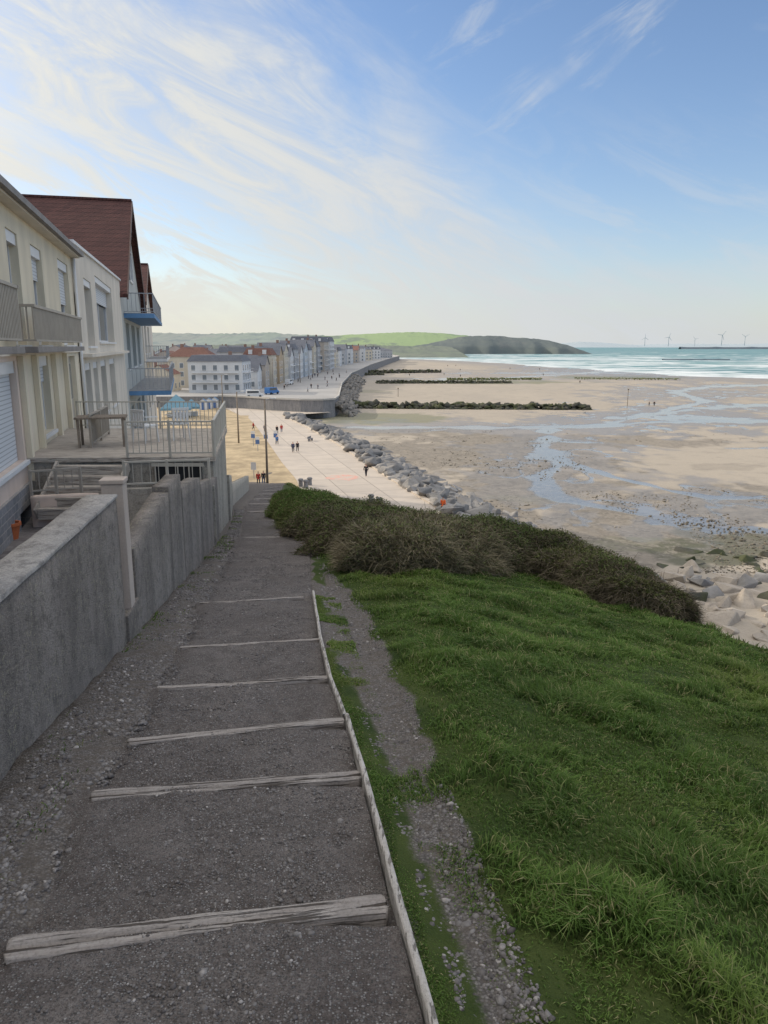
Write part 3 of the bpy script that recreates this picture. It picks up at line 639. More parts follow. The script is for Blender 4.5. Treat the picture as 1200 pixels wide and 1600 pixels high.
tag(mb.build('town_ground',M('town_paving',(.36,.35,.34),.85,.15,.05,.2,3)),kind='structure')
mb=MB()
for (a,b),(c,d_) in zip(tp[:-2],tp[1:-1]):
    mb.add([(a,b,-20),(c,d_,-20),(c,d_,-13.98),(a,b,-13.98)],[(0,1,2,3)])
tag(mb.build('quay_wall',m_quay),'long dark concrete quay wall curving below the upper promenade','wall')
mb=MB()
for (a,b),(c,d_) in zip(tp[1:-2],tp[2:-1]): mb.beam((a,b,-13.75),(c,d_,-13.75),.4,.45)
tag(mb.build('parapet',M('parapet_concrete',(.46,.44,.41),.8,.1,.4,.2,8)),'low pale parapet along the top of the curved quay wall','parapet')
c0=onz(535,746,-16.99); mb=MB()
poly=[(c0[0]+2.3*math.cos(a)*(.7+.5*random.random()),c0[1]+2.6*math.sin(a)*(.7+.5*random.random()),-16.99) for a in np.linspace(0,6.0,16)]
mb.add(poly,[tuple(range(16))])
mk_,t=newmat('salmon_marking'); p=t.geo(); nn=t.noise(p,1.5,5,.7); t.out(t.mix(t.rng(nn,.42,.55),(.62,.33,.27),(.50,.44,.38)),.8)
tag(mb.build('painted_marking',mk_),'worn salmon painted marking on the pale promenade','marking')
# ---------------------------------------------------------------- rocks
def rockmat(name,a,b,c,alg=False):
    m,t=newmat(name); g=t.geo(); oi=t.n('ShaderNodeObjectInfo').outputs['Random']
    n=t.noise(g,1.1,7,.7); n2=t.noise(g,9,4); big=t.noise(g,.55,2)
    col=t.mix(oi,a,b); col=t.mix(t.rng(big,.4,.6,0,.5),col,mul(b,1.15)); col=t.mix(t.rng(n,.4,.7,0,.6),col,c)
    if alg: col=t.mix(t.rng(t.noise(g,.4,4),.42,.6,0,.8),col,(.07,.08,.035))
    t.out(col,.88,t.math('ADD',n,n2),.6,.05,spec=.2); return m
m_rock=rockmat('armour_rock',(.20,.195,.195),(.33,.315,.30),(.12,.115,.11)); m_rock2=rockmat('tan_boulder',(.32,.28,.235),(.44,.385,.325),(.19,.165,.14)); m_rockd=rockmat('dark_groyne_rock',(.055,.057,.05),(.10,.095,.08),(.03,.035,.02),True)
def rockmesh(seed,mat):
    g=np.random.default_rng(seed); pts=g.uniform(-1,1,(15,3)); pts=pts/np.maximum(.72,np.abs(pts).max(1))[:,None]*g.uniform(.8,1.,(15,1)); pts*=np.array([1.15,.85,.72])
    bm=bmesh.new()
    for p in pts: bm.verts.new(p)
    r=bmesh.ops.convex_hull(bm,input=bm.verts); dead=[e for e in r['geom_interior'] if isinstance(e,bmesh.types.BMVert)]
    bmesh.ops.delete(bm,geom=dead,context='VERTS')
    bmesh.ops.bevel(bm,geom=list(bm.edges),offset=.05,segments=1,affect='EDGES',clamp_overlap=True)
    bmesh.ops.triangulate(bm,faces=bm.faces)
    me=bpy.data.meshes.new('rock'); bm.to_mesh(me); bm.free(); me.materials.append(mat); return me
rm=[rockmesh(i,m_rock) for i in range(9)]; rm2=[rockmesh(20+i,m_rock2) for i in range(8)]; rmd=[rockmesh(30+i,m_rockd) for i in range(4)]
RVs=[(np.array([v.co[:] for v in m.vertices]),np.array([list(f.vertices) for f in m.polygons])) for m in rm]
def place_rock(m,p,s,label,group):
    o=link('boulder',m,None,p,(random.uniform(-.7,.7),random.uniform(-.7,.7),random.uniform(0,6.28))); o.scale=(s,s*random.uniform(.8,1.2),s*random.uniform(.7,1))
    tag(o,label,'rock',group)
cand=[]
yq=60.
while yq<192:
    for j in range(9):
        off=.9+j*1.1+random.uniform(-.45,.45); yr=yq+random.uniform(-.7,.7)
        cand.append((float(xe_(yr))+off, yr, -16.75-.29*(off-.6)+random.uniform(-.35,.4), random.choice([.55,.75,.9,1.1,1.35])))
    yq+=1.3
near=[q for q in cand if q[1]>74][:175]; ns_=set(id(q) for q in near)
for q in near: place_rock(random.choice(rm),q[:3],q[3],'angular grey armour rock in the heap beside the near promenade','armour rocks along the promenade')
def rockstuff(name,Pn,sz,mat,label,cat,kind='stuff'):
    ws=[];ts=[];b=0
    for p,s in zip(Pn,sz):
        V,TT=RVs[random.randrange(len(RVs))]; a=random.uniform(0,6.28); ca,sa=math.cos(a),math.sin(a); a2=random.uniform(-.7,.7); cb,sb=math.cos(a2),math.sin(a2); s3=s*np.array([random.uniform(.8,1.2),random.uniform(.8,1.2),random.uniform(.7,1)])
        Vv=V*s3; Vv=np.c_[Vv[:,0],Vv[:,1]*cb-Vv[:,2]*sb,Vv[:,1]*sb+Vv[:,2]*cb]; Vv=np.c_[Vv[:,0]*ca-Vv[:,1]*sa,Vv[:,0]*sa+Vv[:,1]*ca,Vv[:,2]]+np.array(p); ws.append(Vv); ts.append(TT+b); b+=len(V)
    o=link(name,mk(name,np.concatenate(ws),T=np.concatenate(ts),mats=[mat])); tag(o,label,cat,kind=kind); return o
rest=[q for q in cand if id(q) not in ns_]
rockstuff('rock_armour',[q[:3] for q in rest],[q[3] for q in rest],m_rock,'far continuation of the grey rock armour beside the promenade','rocks')
Pn=[];sz=[]
for y0 in np.arange(204,420,2.):
    xx0=float(np.interp(y0,[200,215,290,400,590],[-13.5,-12.8,-16,-17,-10]))
    for j in range(5): Pn.append((xx0+.7+j*1.25+random.uniform(-.5,.5),y0+random.uniform(-1,1),-15.5-.95*j+random.uniform(-.4,.4))); sz.append(random.uniform(.8,1.4))
m_rockm=rockmat('wet_armour_rock',(.17,.16,.15),(.26,.24,.22),(.10,.095,.08))
rockstuff('rock_armour',Pn,sz,m_rockm,'dark rock armour sloping from the upper promenade to the beach','rocks')
nb_=0; used=[]
for _ in range(9000):
    px=random.uniform(1020,1290); py=random.uniform(872,1015)
    if py< 866+ (1060-px)*.2 or py>925+(px-1040)*.72+8: continue
    x_,y_,z_=onz(px,py,-19.2)
    if any((x_-a)**2+(y_-b)**2<(.85)**2*(s*.8+.25) for a,b,s in used): continue
    s=random.choice([.5,.7,.9,1.1,1.4]); used.append((x_,y_,s)); nb_+=1
    dk=py<898+(px-1030)*.08 or random.random()<.08
    if dk: place_rock(random.choice(rmd),(x_,y_,-19.1),s*.9,'dark seaweed covered rock at the beach edge below the grass slope','dark weedy rocks at the beach edge')
    else: place_rock(random.choice(rm2 if random.random()<.8 else rm),(x_,y_,-18.95+random.uniform(-.1,.3)),s,'angular tan boulder on the beach below the grass slope at right','tan boulders below the slope')
    if nb_>=124: break
def groyne(px0,py0,px1,py1,h,w,lab,mat=m_rockd,step=1.1,z=-19.4):
    a=onz(px0,py0,z);b=onz(px1,py1,z); L=math.dist(a,b); Pn=[];sz=[]
    for s in np.arange(0,L,step):
        u=s/L; hh=h*(1-.35*u)
        for j in range(4):
            o_=(j-1.5)*w/3; Pn.append((a[0]+(b[0]-a[0])*u+random.uniform(-.4,.4),a[1]+(b[1]-a[1])*u+o_+random.uniform(-.3,.3),z+hh*(.75 if j in(1,2) else .3)+random.uniform(-.2,.2)*h)); sz.append(random.uniform(.4,.62)*h*.9)
    rockstuff('rock_groyne',Pn,sz,mat,lab,'groyne',kind=None)
groyne(526,641,922,642,2.5,4.5,'long dark rock groyne nearest the viewer crossing the beach')
groyne(590,600,800,599,1.8,7,'second rock groyne with green weed further along the beach',step=1.0)
groyne(700,594,845,593,1.3,5,'short weedy rock groyne just behind the second one',rockmat('weedy_rock',(.11,.13,.05),(.16,.17,.07),(.08,.09,.04)))
groyne(545,584,690,582,2.6,8,'third dark rock groyne far along the beach',step=1.6)
groyne(535,588,600,586,2.0,6,'stubby dark groyne next to the upper promenade',step=1.5)
groyne(900,592,1060,593,1.0,6,'low green weedy rock bank beyond the end of the groynes',bpy.data.materials['weedy_rock'],1.5)
n=17000; px=rng.uniform(560,1240,n); py=rng.uniform(676,905,n)
P0=np.array([onz(a,b,-19.1) for a,b in zip(px,py)])
k=(fbm(P0[:,0]/7,P0[:,1]/9,131)>.48)&(P0[:,0]>np.interp(P0[:,1],[a for a,b in prE],[b for a,b in prE])+8)
k&=~((px>930)&(py>695)&(py<768)); P0=P0[k]
dsb=shore(P0[:,1])-P0[:,0]; P0[:,2]=-20+np.minimum(1.4,.0034*dsb)+.01
tag(link('beach_stones',stones('beach_stones',P0,np.clip(rng.gamma(1.7,.038,len(P0)),.03,.30),stonemat('beach_stone',(.10,.09,.07),(.22,.195,.16),(.36,.32,.27),8),rng.random(len(P0)),.5)),'scattered dark stones and shingle over the wet beach','stones',kind='stuff')
# ---------------------------------------------------------------- near houses (local frame: x along the facade, -y outward)
K=.262; NN=math.sqrt(1+K*K); X0=-2.85; RZ=math.atan2(1,-K); KS=1.263
house_roots=[]
def house(name,label):
    o=thing(name,label,'house',(X0,0,0),RZ); house_roots.append(o); return o
def fac(px,py,off=0.):
    d=ray(px,py); a=d[0]/d[1]; e=d[2]/d[1]; x0=X0+off*NN
    Y_=x0/(a+K); Xw=a*Y_; s=((Xw-X0)*(-K)+Y_*1)/NN
    return s,e*Y_
def facpt(s,off,z): return (X0*KS-K/NN*s+off/NN, s/NN+off*K/NN, z)
def wallholes(mb,s0,s1,z0,z1,holes,dep=.18,y=0.,mi=0):
    xs=sorted({s0,s1,*[h[0] for h in holes],*[h[1] for h in holes]}); zs=sorted({z0,z1,*[h[2] for h in holes],*[h[3] for h in holes]})
    for a,b in zip(xs[:-1],xs[1:]):
        for c,d_ in zip(zs[:-1],zs[1:]):
            mx,mz=(a+b)/2,(c+d_)/2
            if any(h[0]<mx<h[1] and h[2]<mz<h[3] for h in holes): continue
            mb.add([(a,y,c),(b,y,c),(b,y,d_),(a,y,d_)],[(0,1,2,3)],mi)
    for a,b,c,d_ in [h[:4] for h in holes]:
        mb.add([(a,y,c),(b,y,c),(b,y,d_),(a,y,d_),(a,y+dep,c),(b,y+dep,c),(b,y+dep,d_),(a,y+dep,d_)],[(0,1,5,4),(1,2,6,5),(2,3,7,6),(3,0,4,7)],mi)
def window(par,h,dep=.18,shutbox=True,y=0.,glass=None,blind=0):
    a,b,c,d_=h[:4]; glass=glass or m_glass; f=.06
    w=MB(); w.box(a,b,y+dep-.05,y+dep,c,c+f).box(a,b,y+dep-.05,y+dep,d_-f,d_).box(a,a+f,y+dep-.05,y+dep,c+f,d_-f).box(b-f,b,y+dep-.05,y+dep,c+f,d_-f)
    if b-a>.7: w.box((a+b)/2-.035,(a+b)/2+.035,y+dep-.05,y+dep,c+f,d_-f)
    o=w.build('window',m_white,par)
    g=MB(); g.box(a+.01,b-.01,y+dep+.002,y+dep+.03,c+.01,d_-.01); g.build('pane',glass,o)
    if shutbox: q=MB(); q.box(a+.01,b-.01,y+.03,y+dep-.06,d_-.2,d_-.004); q.build('shutter_box',m_white,o)
    if blind:
        q=MB(); zt=d_-.2; q.box(a+.03,b-.03,y+dep-.09,y+dep-.06,zt-(zt-c)*blind,zt); q.build('roller_blind',m_shut,o)
    s=MB(); s.box(a-.08,b+.08,y-.07,y-.002,c-.07,c-.002); s.build('sill',m_white,o)
    return o
def balcony(par,s0,s1,z,proj_,railmat,slabmat,h=1.0,gap=.11,solid=False,slab=.16,floor=None):
    b=MB(); b.box(s0,s1,-proj_,-.003,z-slab,z); o=b.build('balcony',slabmat,par,bevel=.01)
    if floor: b=MB(); b.box(s0+.02,s1-.02,-proj_+.02,-.01,z+.002,z+.03); b.build('floor',floor,o)
    r=MB(); e=.04
    r.beam((s0+e,-proj_+e,z+h),(s1-e,-proj_+e,z+h),.06,.045); r.beam((s0+e,-proj_+.0,z+h),(s0+e,-.02,z+h),.06,.045); r.beam((s1-e,-proj_,z+h),(s1-e,-.02,z+h),.06,.045)
    r.beam((s0+e,-proj_+e,z+.1),(s1-e,-proj_+e,z+.1),.04,.03)
    r.beam((s0+e,-proj_+e,z+.1),(s0+e,-.02,z+.1),.04,.03); r.beam((s1-e,-proj_+e,z+.1),(s1-e,-.02,z+.1),.04,.03)
    n=int((s1-s0)/gap); wv=gap*(.5 if solid else .28)
    for k in range(n+1):
        x_=s0+e+(s1-s0-2*e)*k/n; r.box(x_-wv/2,x_+wv/2,-proj_+e-.012,-proj_+e+.012,z+.1,z+h-.02)
    n=max(3,int(proj_/gap))
    for k in range(1,n):
        y_=-proj_+e+(proj_-e)*k/n
        for x_ in (s0+e,s1-e): r.box(x_-.012,x_+.012,y_-.012,y_+.012,z+.1,z+h-.02)
    r.build('railing',railmat,o); return o
h1=house('terraced_house','pale cream and pink rendered two storey house with beige railed balconies, nearest on the left')
OV=.22
def eavez(px,py): return fac(px,py,OV+.1)[1]
zT=eavez(60,331)-.0
S0=-4.; S1=fac(130,395,OV+.1)[0]-.1  # near end stretched out of view so its shadow covers the foreground
hol=[];wins=[]
def addw(h,**k): hol.append(h); wins.append((h,k))
def fs(px,py): return fac(px,py)[0]
addw((fs(12,400),fs(29,400),.02,fac(20,362)[1]),blind=.0)
addw((fs(51,430),fs(67,430),.02,fac(58,388)[1]),blind=.25)
addw((fs(92,440),fs(107,440),.02,fac(99,410)[1]),blind=.45)
addw((fs(-75,640),fs(31,640),-1.95,-.25),blind=1.)
addw((fs(36,620),fs(49,620),-2.0,-.25),blind=.0)
addw((fs(62,620),fs(80,620),-1.75,-.2),blind=.25)
door=(fs(107,620),min(fs(122,620),S1-.15),-2.45,-.25); hol.append(door)
sp1=fs(44,600); w=MB(); zB=-2.35
wallholes(w,S0,S1,-.05,zT,[h for h in hol if h[2]>-.04],.2,mi=0)
low=[h for h in hol if h[2]<-.04]
low=[(h[0],h[1],max(h[2],zB),h[3]) for h in low]
wallholes(w,S0,sp1,zB,-.05,[h for h in low if h[1]<=sp1],.2,mi=1)
wallholes(w,sp1,S1,zB,-.05,[h for h in low if h[0]>=sp1],.2,mi=0)
w.add([(S0,0,zB),(S0,9,zB),(S0,9,zT),(S0,0,zT)],[(0,1,2,3)]); w.add([(S1,0,-6),(S1,9,-6),(S1,9,zT),(S1,0,zT)],[(0,3,2,1)]); w.add([(S0,9,-6),(S1,9,-6),(S1,9,zT),(S0,9,zT)],[(0,1,2,3)])
w.add([(S0,.6,zB),(S1,.6,zB),(S1,.6,zT),(S0,.6,zT)],[(0,1,2,3)],2)
w.build('wall',[m_plaster_y,m_plaster_p,m_dark],h1)
b=MB(); gs=(fs(26,800),fs(47,800),-3.2,-2.7)
wallholes(b,S0,S1,-6.2,zB-.002,[gs],.25,y=-.05); b.add([(S0,-.05,zB),(S1,-.05,zB),(S1,0,zB),(S0,0,zB)],[(0,1,2,3)]); b.add([(gs[0],.2,gs[2]),(gs[1],.2,gs[2]),(gs[1],.2,gs[3]),(gs[0],.2,gs[3])],[(0,1,2,3)],1)
b.build('stone_base',[m_stone,m_dark],h1)
for h,k in wins: window(h1,h,.2,**k)
dmb=MB(); dmb.box(door[0],door[1],.12,.16,zB,door[3]); do=dmb.build('door',M('door_cream',(.5,.45,.38),.5),h1)
q=MB(); q.box(door[0]+.12,door[1]-.15,.10,.118,zB+1.,door[3]-.2); q.build('pane',m_glassb,do)
q=MB(); q.box(S0,S1,-.06,-.003,-.16,-.05); q.build('string_course',m_plaster_c,h1)
for pxp in (34,56,86,104):
    s=fs(pxp,620); q=MB(); q.box(s-.1,s+.1,-.1,-.004,zB,-.17); q.build('pilaster',m_plaster_y,h1)
ro=MB(); ov=OV
ro.add([(S0,-ov,zT+.02),(S1+.12,-ov,zT+.02),(S1+.12,4.6,zT+1.2),(S0,4.6,zT+1.2),(S1+.12,9.4,zT),(S0,9.4,zT)],[(0,1,2,3),(3,2,4,5)],0)
ro.add([(S0,-ov,zT-.06),(S1+.12,-ov,zT-.06),(S1+.12,4.6,zT+1.12),(S0,4.6,zT+1.12),(S1+.12,9.4,zT-.1),(S0,9.4,zT-.1)],[(3,2,1,0),(5,4,2,3)],1)
ro.add([(S1,0,zT),(S1,9,zT),(S1,4.6,zT+1.12)],[(0,1,2)],1)
rf=ro.build('roof',[m_tile,m_plaster_c],h1)
g=MB(); g.box(S0,S1+.15,-ov-.1,-ov-.002,zT-.08,zT+.03); g.build('gutter',m_gut,rf)
g=MB(); g.box(S0,S1+.08,-ov+.0,-.002,zT-.12,zT-.065); g.build('soffit',m_plaster_c,rf)
bo=.5
balcony(h1,fac(-90,540,bo)[0],fac(39,540,bo)[0],-.01,bo,m_rail,m_gut,h=fac(41,452,bo)[1],solid=True,gap=.1,slab=.1)
balcony(h1,fac(60,545,bo)[0],min(S1-.05,fac(132,545,bo)[0]),-.01,bo,m_rail,m_gut,h=fac(60,478,bo)[1],solid=True,gap=.1,slab=.1)
q=MB(); q.tube((S1-.12,-.08,-3),(S1-.12,-.08,zT-.1),.04); q.build('downpipe',m_white,h1,smooth=True)
h2=house('flat_roofed_house','cream flat roofed house between the nearest house and the steep brown roof')
T0,T1=S1+.02,39.2; zP=3.05
H2=[(max(T0+.2,fs(131,470)),fs(142,470),.0,2.0),(fs(150,480),fs(174,480),.15,2.35),(max(T0+.2,fs(133,600)),fs(142,600),-2.3,-.5),(fs(146,600),fs(153,600),-2.3,-.5),(fs(158,600),fs(166,600),-2.3,-.5),(fs(172,600),fs(180,600),-2.3,-.5)]
w=MB(); wallholes(w,T0,T1,-8,zP-.35,H2,.3,y=-.03)
w.add([(T0,-.03,zP-.35),(T1,-.03,zP-.35),(T1,-.03,zP)],[(0,1,2)])
w.add([(T0,-.03,zT-1),(T0,8,zT-1),(T0,8,zP-.35),(T0,-.03,zP-.35)],[(0,1,2,3)]); w.add([(T1,-.03,-8),(T1,8,-8),(T1,8,zP),(T1,-.03,zP)],[(0,3,2,1)]); w.add([(T0,.6,-8),(T1,.6,-8),(T1,.6,zP),(T0,.6,zP-.35)],[(0,1,2,3)],1); w.add([(T0,0,zP-.5),(T1,0,zP-.3),(T1,8,zP-.3),(T0,8,zP-.5)],[(0,1,2,3)],1)
w.build('wall',[m_plaster_c,m_dark],h2)
q=MB(); q.beam((T0,.05,zP-.30),(T1+.05,.05,zP+.05),.3,.09); q.build('parapet_coping',m_white,h2)
for i,h in enumerate(H2): window(h2,h,.3,y=-.03,blind=(.3 if i==1 else .5 if i in(3,5) else 0),glass=m_glassb if i>1 else None)
q=MB(); q.box(T0+.5,T1-.5,-.3,-.034,-.32,-.22); q.build('ledge',m_plaster_c,h2)
m_barge=M('barge_dark',(.10,.06,.05),.6)
def gable_house(name,label,s0,s1,zb,ze,zr,sr,depth,wallm,roofm,balcs,wins_):
    o=house(name,label); w=MB(); lw=[h for h in wins_ if h[3]<=ze]; uw=[h for h in wins_ if h[3]>ze]
    wallholes(w,s0,s1,zb,ze,lw,.25)
    w.add([(s0,0,ze),(s1,0,ze),(sr,0,zr)],[(0,1,2)]); w.add([(s0,0,zb),(s0,depth,zb),(s0,depth,ze),(s0,0,ze)],[(0,1,2,3)]); w.add([(s1,0,zb),(s1,depth,zb),(s1,depth,ze),(s1,0,ze)],[(0,3,2,1)])
    w.add([(s0,.6,zb),(s1,.6,zb),(s1,.6,ze),(s0,.6,ze)],[(0,1,2,3)],1); w.build('wall',[wallm,m_dark],o)
    e=.5; r=MB(); k1=(zr-ze)/(sr-s0); k2=(zr-ze)/(s1-sr); th=.16
    A=(s0-e,ze-e*k1);B=(sr,zr);Cc=(s1+e,ze-e*k2)
    for (p,q_) in ((A,B),(B,Cc)):
        vs=[(p[0],-.35,p[1]+.06),(q_[0],-.35,q_[1]+.06),(q_[0],depth,q_[1]+.06),(p[0],depth,p[1]+.06),(p[0],-.35,p[1]+.06+th),(q_[0],-.35,q_[1]+.06+th),(q_[0],depth,q_[1]+.06+th),(p[0],depth,p[1]+.06+th)]
        r.add(vs,[(0,3,2,1),(4,5,6,7),(0,1,5,4),(2,3,7,6),(3,0,4,7),(1,2,6,5)])
    rf=r.build('roof',roofm,o); q=MB()
    for (p,q_) in ((A,B),(B,Cc)): q.beam((p[0],-.38,p[1]+.10),(q_[0],-.38,q_[1]+.10),.05,.28)
    q.build('bargeboard',m_barge,rf); q=MB(); q.beam((sr,-.36,zr+.26),(sr,depth,zr+.26),.22,.12); q.build('ridge_tiles',roofm,rf)
    for h in lw: window(o,h,.25,shutbox=False)
    for h in uw: window(o,h,-.03,shutbox=False)
    for (a,b_,z,pj,rm_,sm,hh) in balcs: balcony(o,a,b_,z,pj,rm_,sm,h=hh,gap=.2,slab=.22,floor=m_slabg)
    return o
gable_house('gabled_house','tall pale house under a steep brown tiled roof with two blue edged balconies',39.4,59.5,-13,2.5,8.2,49.4,13,m_plaster_g,m_tile,
      [(41,57.5,1.62,1.5,m_metal,m_blue,1.0),(41,58.5,-2.3,2.1,m_metal,m_blue,1.15)],
      [(42,44.5,-1.2,1.2),(46.5,50,-1.2,1.2),(52,55,-1.2,1.2),(42,45,-5.7,-3.2),(47,51,-5.7,-3.2),(53,56,-5.7,-3.2),(48.2,50.8,3.8,5.6)])
gable_house('gabled_house','narrow white house with a small brown roof just beyond the blue edged balconies',61,80,-16,3.2,6.6,70,10,m_plaster_c,m_tile,[(63,78,-1.,1.6,m_metal,m_white,1.)],[(63,66,-.6,1.6),(69,72,-.6,1.6),(63,66,-5,-3),(69,72,-5,-3)])
seen=set()
def rescale(o):
    for ch in o.children:
        if ch.data and ch.data.name not in seen:
            seen.add(ch.data.name); ch.data.transform(Matrix.Scale(KS,4))
        rescale(ch)
for o in house_roots: o.location=Vector(o.location)*KS; rescale(o)
# ---------------------------------------------------------------- near walls, pillar, terrace
def wallseg(name,pts,zb,zt,th,label,copm=None,cat='wall',mat=m_wall,cop=.0,bev=.012,z2=None):
    (xa,ya),(xb,yb)=pts; d=Vector((xb-xa,yb-ya,0)).normalized()
    L=math.hypot(xb-xa,yb-ya); z2=zt if z2 is None else z2
    o=thing(name,label,cat,(xa,ya,zb),math.atan2(d.y,d.x)); h0=zt-zb;h1_=z2-zb
    c=cop; n=max(2,int(L/.12)); V=[];Q=[]
    prof=[(0,0),(0,.5),(0,.93),(.008,1),(.5,1),(1,1),(1,0)]
    for i in range(n+1):
        x_=L*i/n; hh=(h0-c)+(h1_-h0)*i/n
        for a_,b_ in prof:
            V.append((x_,a_*th+(.012*(float(vn(x_*2.2,b_*3,5))-.5) if a_<.1 else 0),b_*hh+(.02*(float(vn(x_*3.1,a_*2,6))-.5) if b_==1 and not c else 0)))
    m_=len(prof)
    for i in range(n):
        for k in range(m_-1): o_=i*m_+k; Q.append((o_,o_+m_,o_+m_+1,o_+1))
    me=mk('body',V,Q,mats=[mat]); bm=bmesh.new(); bm.from_mesh(me); bm.verts.ensure_lookup_table()
    bm.faces.new([bm.verts[k] for k in range(m_)]); bm.faces.new([bm.verts[n*m_+k] for k in range(m_)][::-1]); bmesh.ops.recalc_face_normals(bm,faces=bm.faces); bm.to_mesh(me); bm.free()
    link('body',me,o)
    if c:
        V=[];Q=[];e=.012; pr_=[(-e,.002),(-e,c-.008),(-e+.01,c),(th+e-.01,c),(th+e,c-.008),(th+e,.002)]
        for i in range(n+1):
            x_=L*i/n; hh=(h0-c)+(h1_-h0)*i/n
            for k,(a_,b_) in enumerate(pr_): V.append((x_,a_+.01*(float(vn(x_*4,k,9))-.5),hh+b_+.008*(float(vn(x_*5,k,3))-.5)))
        for i in range(n):
            for k in range(5): o_=i*6+k; Q.append((o_,o_+6,o_+7,o_+1))
        Q.append((0,1,4,5)); Q.append((n*6,n*6+1,n*6+4,n*6+5))
        link('coping',mk('coping',V,Q,mats=[copm or m_walltop]),o)
    return o
def wp(y): return (float(wl(y)),y)
wallseg('garden_wall',(wp(-4),wp(6.45)),-4,-1.26,.24,'long weathered grey concrete wall nearest the viewer on the left',cop=.03)
wallseg('garden_wall',(wp(7.0),wp(9.4)),-4,-1.90,.2,'grey concrete wall segment just past the pink pillar',z2=-1.80)
wallseg('garden_wall',(wp(9.41),wp(10.6)),-4.2,-1.74,.2,'taller stepped grey wall segment after the pink pillar',z2=-1.78)
wallseg('garden_wall',(wp(10.61),wp(13.1)),-4.4,-1.98,.2,'middle grey wall segment with a lower sloping top',z2=-2.25)
wallseg('garden_wall',(wp(13.11),wp(16.9)),-5,-2.38,.2,'lowest far grey wall segment ending at the cream terrace wall',z2=-2.9)
wallseg('garden_wall',(wp(23.1),wp(33)),-7.6,-3.9,.25,'stained wall stepping down beyond the railed terrace',mat=m_cwall,z2=-5.6)
wallseg('garden_wall',(wp(33.05),wp(60)),-12.5,-6.0,.25,'long low stained wall far down the left of the path',mat=m_cwall,z2=-10.2)
o=thing('gate_pillar','tall square pink gate pillar with a flat cap beside the path','pillar',(-2.45,6.74,-3.0),R(8))
q=MB(); q.box(-.095,.095,-.095,.095,-.4,1.79); q.build('shaft',m_pillar,o,bevel=.008)
q=MB(); q.box(-.108,.108,-.108,.108,1.792,1.83); q.build('cap',m_pillar,o,bevel=.010)
q=MB(); q.box(-.5,.0,0,.52,-.6,.28)
o=q.build('doorstep',m_wall,bevel=.012); o.location=(float(wl(6.5))+.03,6.46,-2.66); o.rotation_euler=(0,0,R(7)); tag(o,'grey concrete doorstep in the gap between wall and pink pillar','step')
yp=[facpt(-3,.02,0),facpt(21,.02,0),(float(wl(16.8))-.22,16.8,0),(float(wl(-3))-.26,-3,0)]
q=MB(); q.add([(p[0],p[1],YZ) for p in yp],[(3,2,1,0)]); tag(q.build('courtyard',woodm('dark_decking',(.20,.18,.18),(.28,.26,.25),(.08,.07,.07))),kind='structure')
def lathe(mb,c,prof,n=16):
    vs=[];b=len(prof)
    for k in range(n):
        a=6.2832*k/n
        for r_,z in prof: vs.append((c[0]+r_*math.cos(a),c[1]+r_*math.sin(a),c[2]+z))
    mb.add(vs,[(k*b+j,((k+1)%n)*b+j,((k+1)%n)*b+j+1,k*b+j+1) for k in range(n) for j in range(b-1)])
for pxp,k_,lab in ((17,1.15,'larger terracotta flower pot in the courtyard behind the near wall'),(-18,1.,'terracotta flower pot at the far left of the courtyard')):
    q=MB(); lathe(q,(0,0,0),[(0,0),(.12*k_,0),(.17*k_,.24*k_),(.19*k_,.24*k_),(.19*k_,.29*k_),(.16*k_,.29*k_),(.15*k_,.22*k_),(0,.22*k_)]); pp=onz(pxp,842,YZ)
    o=q.build('flower_pot',m_pot); o.location=pp; tag(o,lab,'flower pot')
A=onz(52,824,YZ); B=onz(176,816,YZ)
wallseg('yard_wall',((A[0],A[1]),(B[0],B[1])),YZ-.02,aty(52,776,A[1])[2],.16,'low pink rendered wall across the courtyard behind the near grey wall',mat=m_plaster_p)
def railing(name,label,pts,h,mat,gap=.12,bw=.02,group=None,cat='railing'):
    o=thing(name,label,cat,pts[0],0,group); p0=Vector(pts[0]); P_=[Vector(p)-p0 for p in pts]; up=Vector((0,0,1))
    for p in P_:
        q=MB(); q.box(p.x-.025,p.x+.025,p.y-.025,p.y+.025,p.z,p.z+h+.03); q.build('post',mat,o)
    for a,b in zip(P_[:-1],P_[1:]):
        q=MB(); q.beam(a+up*h,b+up*h,.05,.035); q.build('top_rail',mat,o)
        q=MB(); q.beam(a+up*.1,b+up*.1,.035,.03); q.build('bottom_rail',mat,o)
        L=(b-a).length; n=max(2,int(L/gap)); q=MB()
        for k in range(1,n):
            c=a.lerp(b,k/n); q.box(c.x-bw/2,c.x+bw/2,c.y-bw/2,c.y+bw/2,c.z+.1,c.z+h)
        q.build('baluster_panel',mat,o)
    return o
TZ=-2.45
tA=(-8.0,16.8);tB=(-3.88,17.0);tC=(-4.85,23.0);tD=(-9.6,23)
o=thing('terrace','raised concrete terrace with pale deck and cream stained walls, left of the path','terrace',(tB[0],tB[1],-5),0)
def rel(L,z=None): return [(x-tB[0],y-tB[1]) for x,y in L]
q=MB(); q.prism(rel([tA,tB,tC,tD]),-2.8,5+TZ-.1); q.build('base_wall',m_cwall,o,bevel=.01)
q=MB(); q.prism(rel([(tA[0],tA[1]-.06),(tB[0]+.07,tB[1]-.06),(tC[0]+.07,tC[1]),(tD[0],tD[1])]),5+TZ-.098,5+TZ); q.build('deck',m_deck,o)
c1_=aty(246,757,16.9); c2_=aty(314,728,16.9)
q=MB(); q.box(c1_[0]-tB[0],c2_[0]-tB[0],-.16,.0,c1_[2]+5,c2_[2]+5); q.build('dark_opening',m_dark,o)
q=MB()
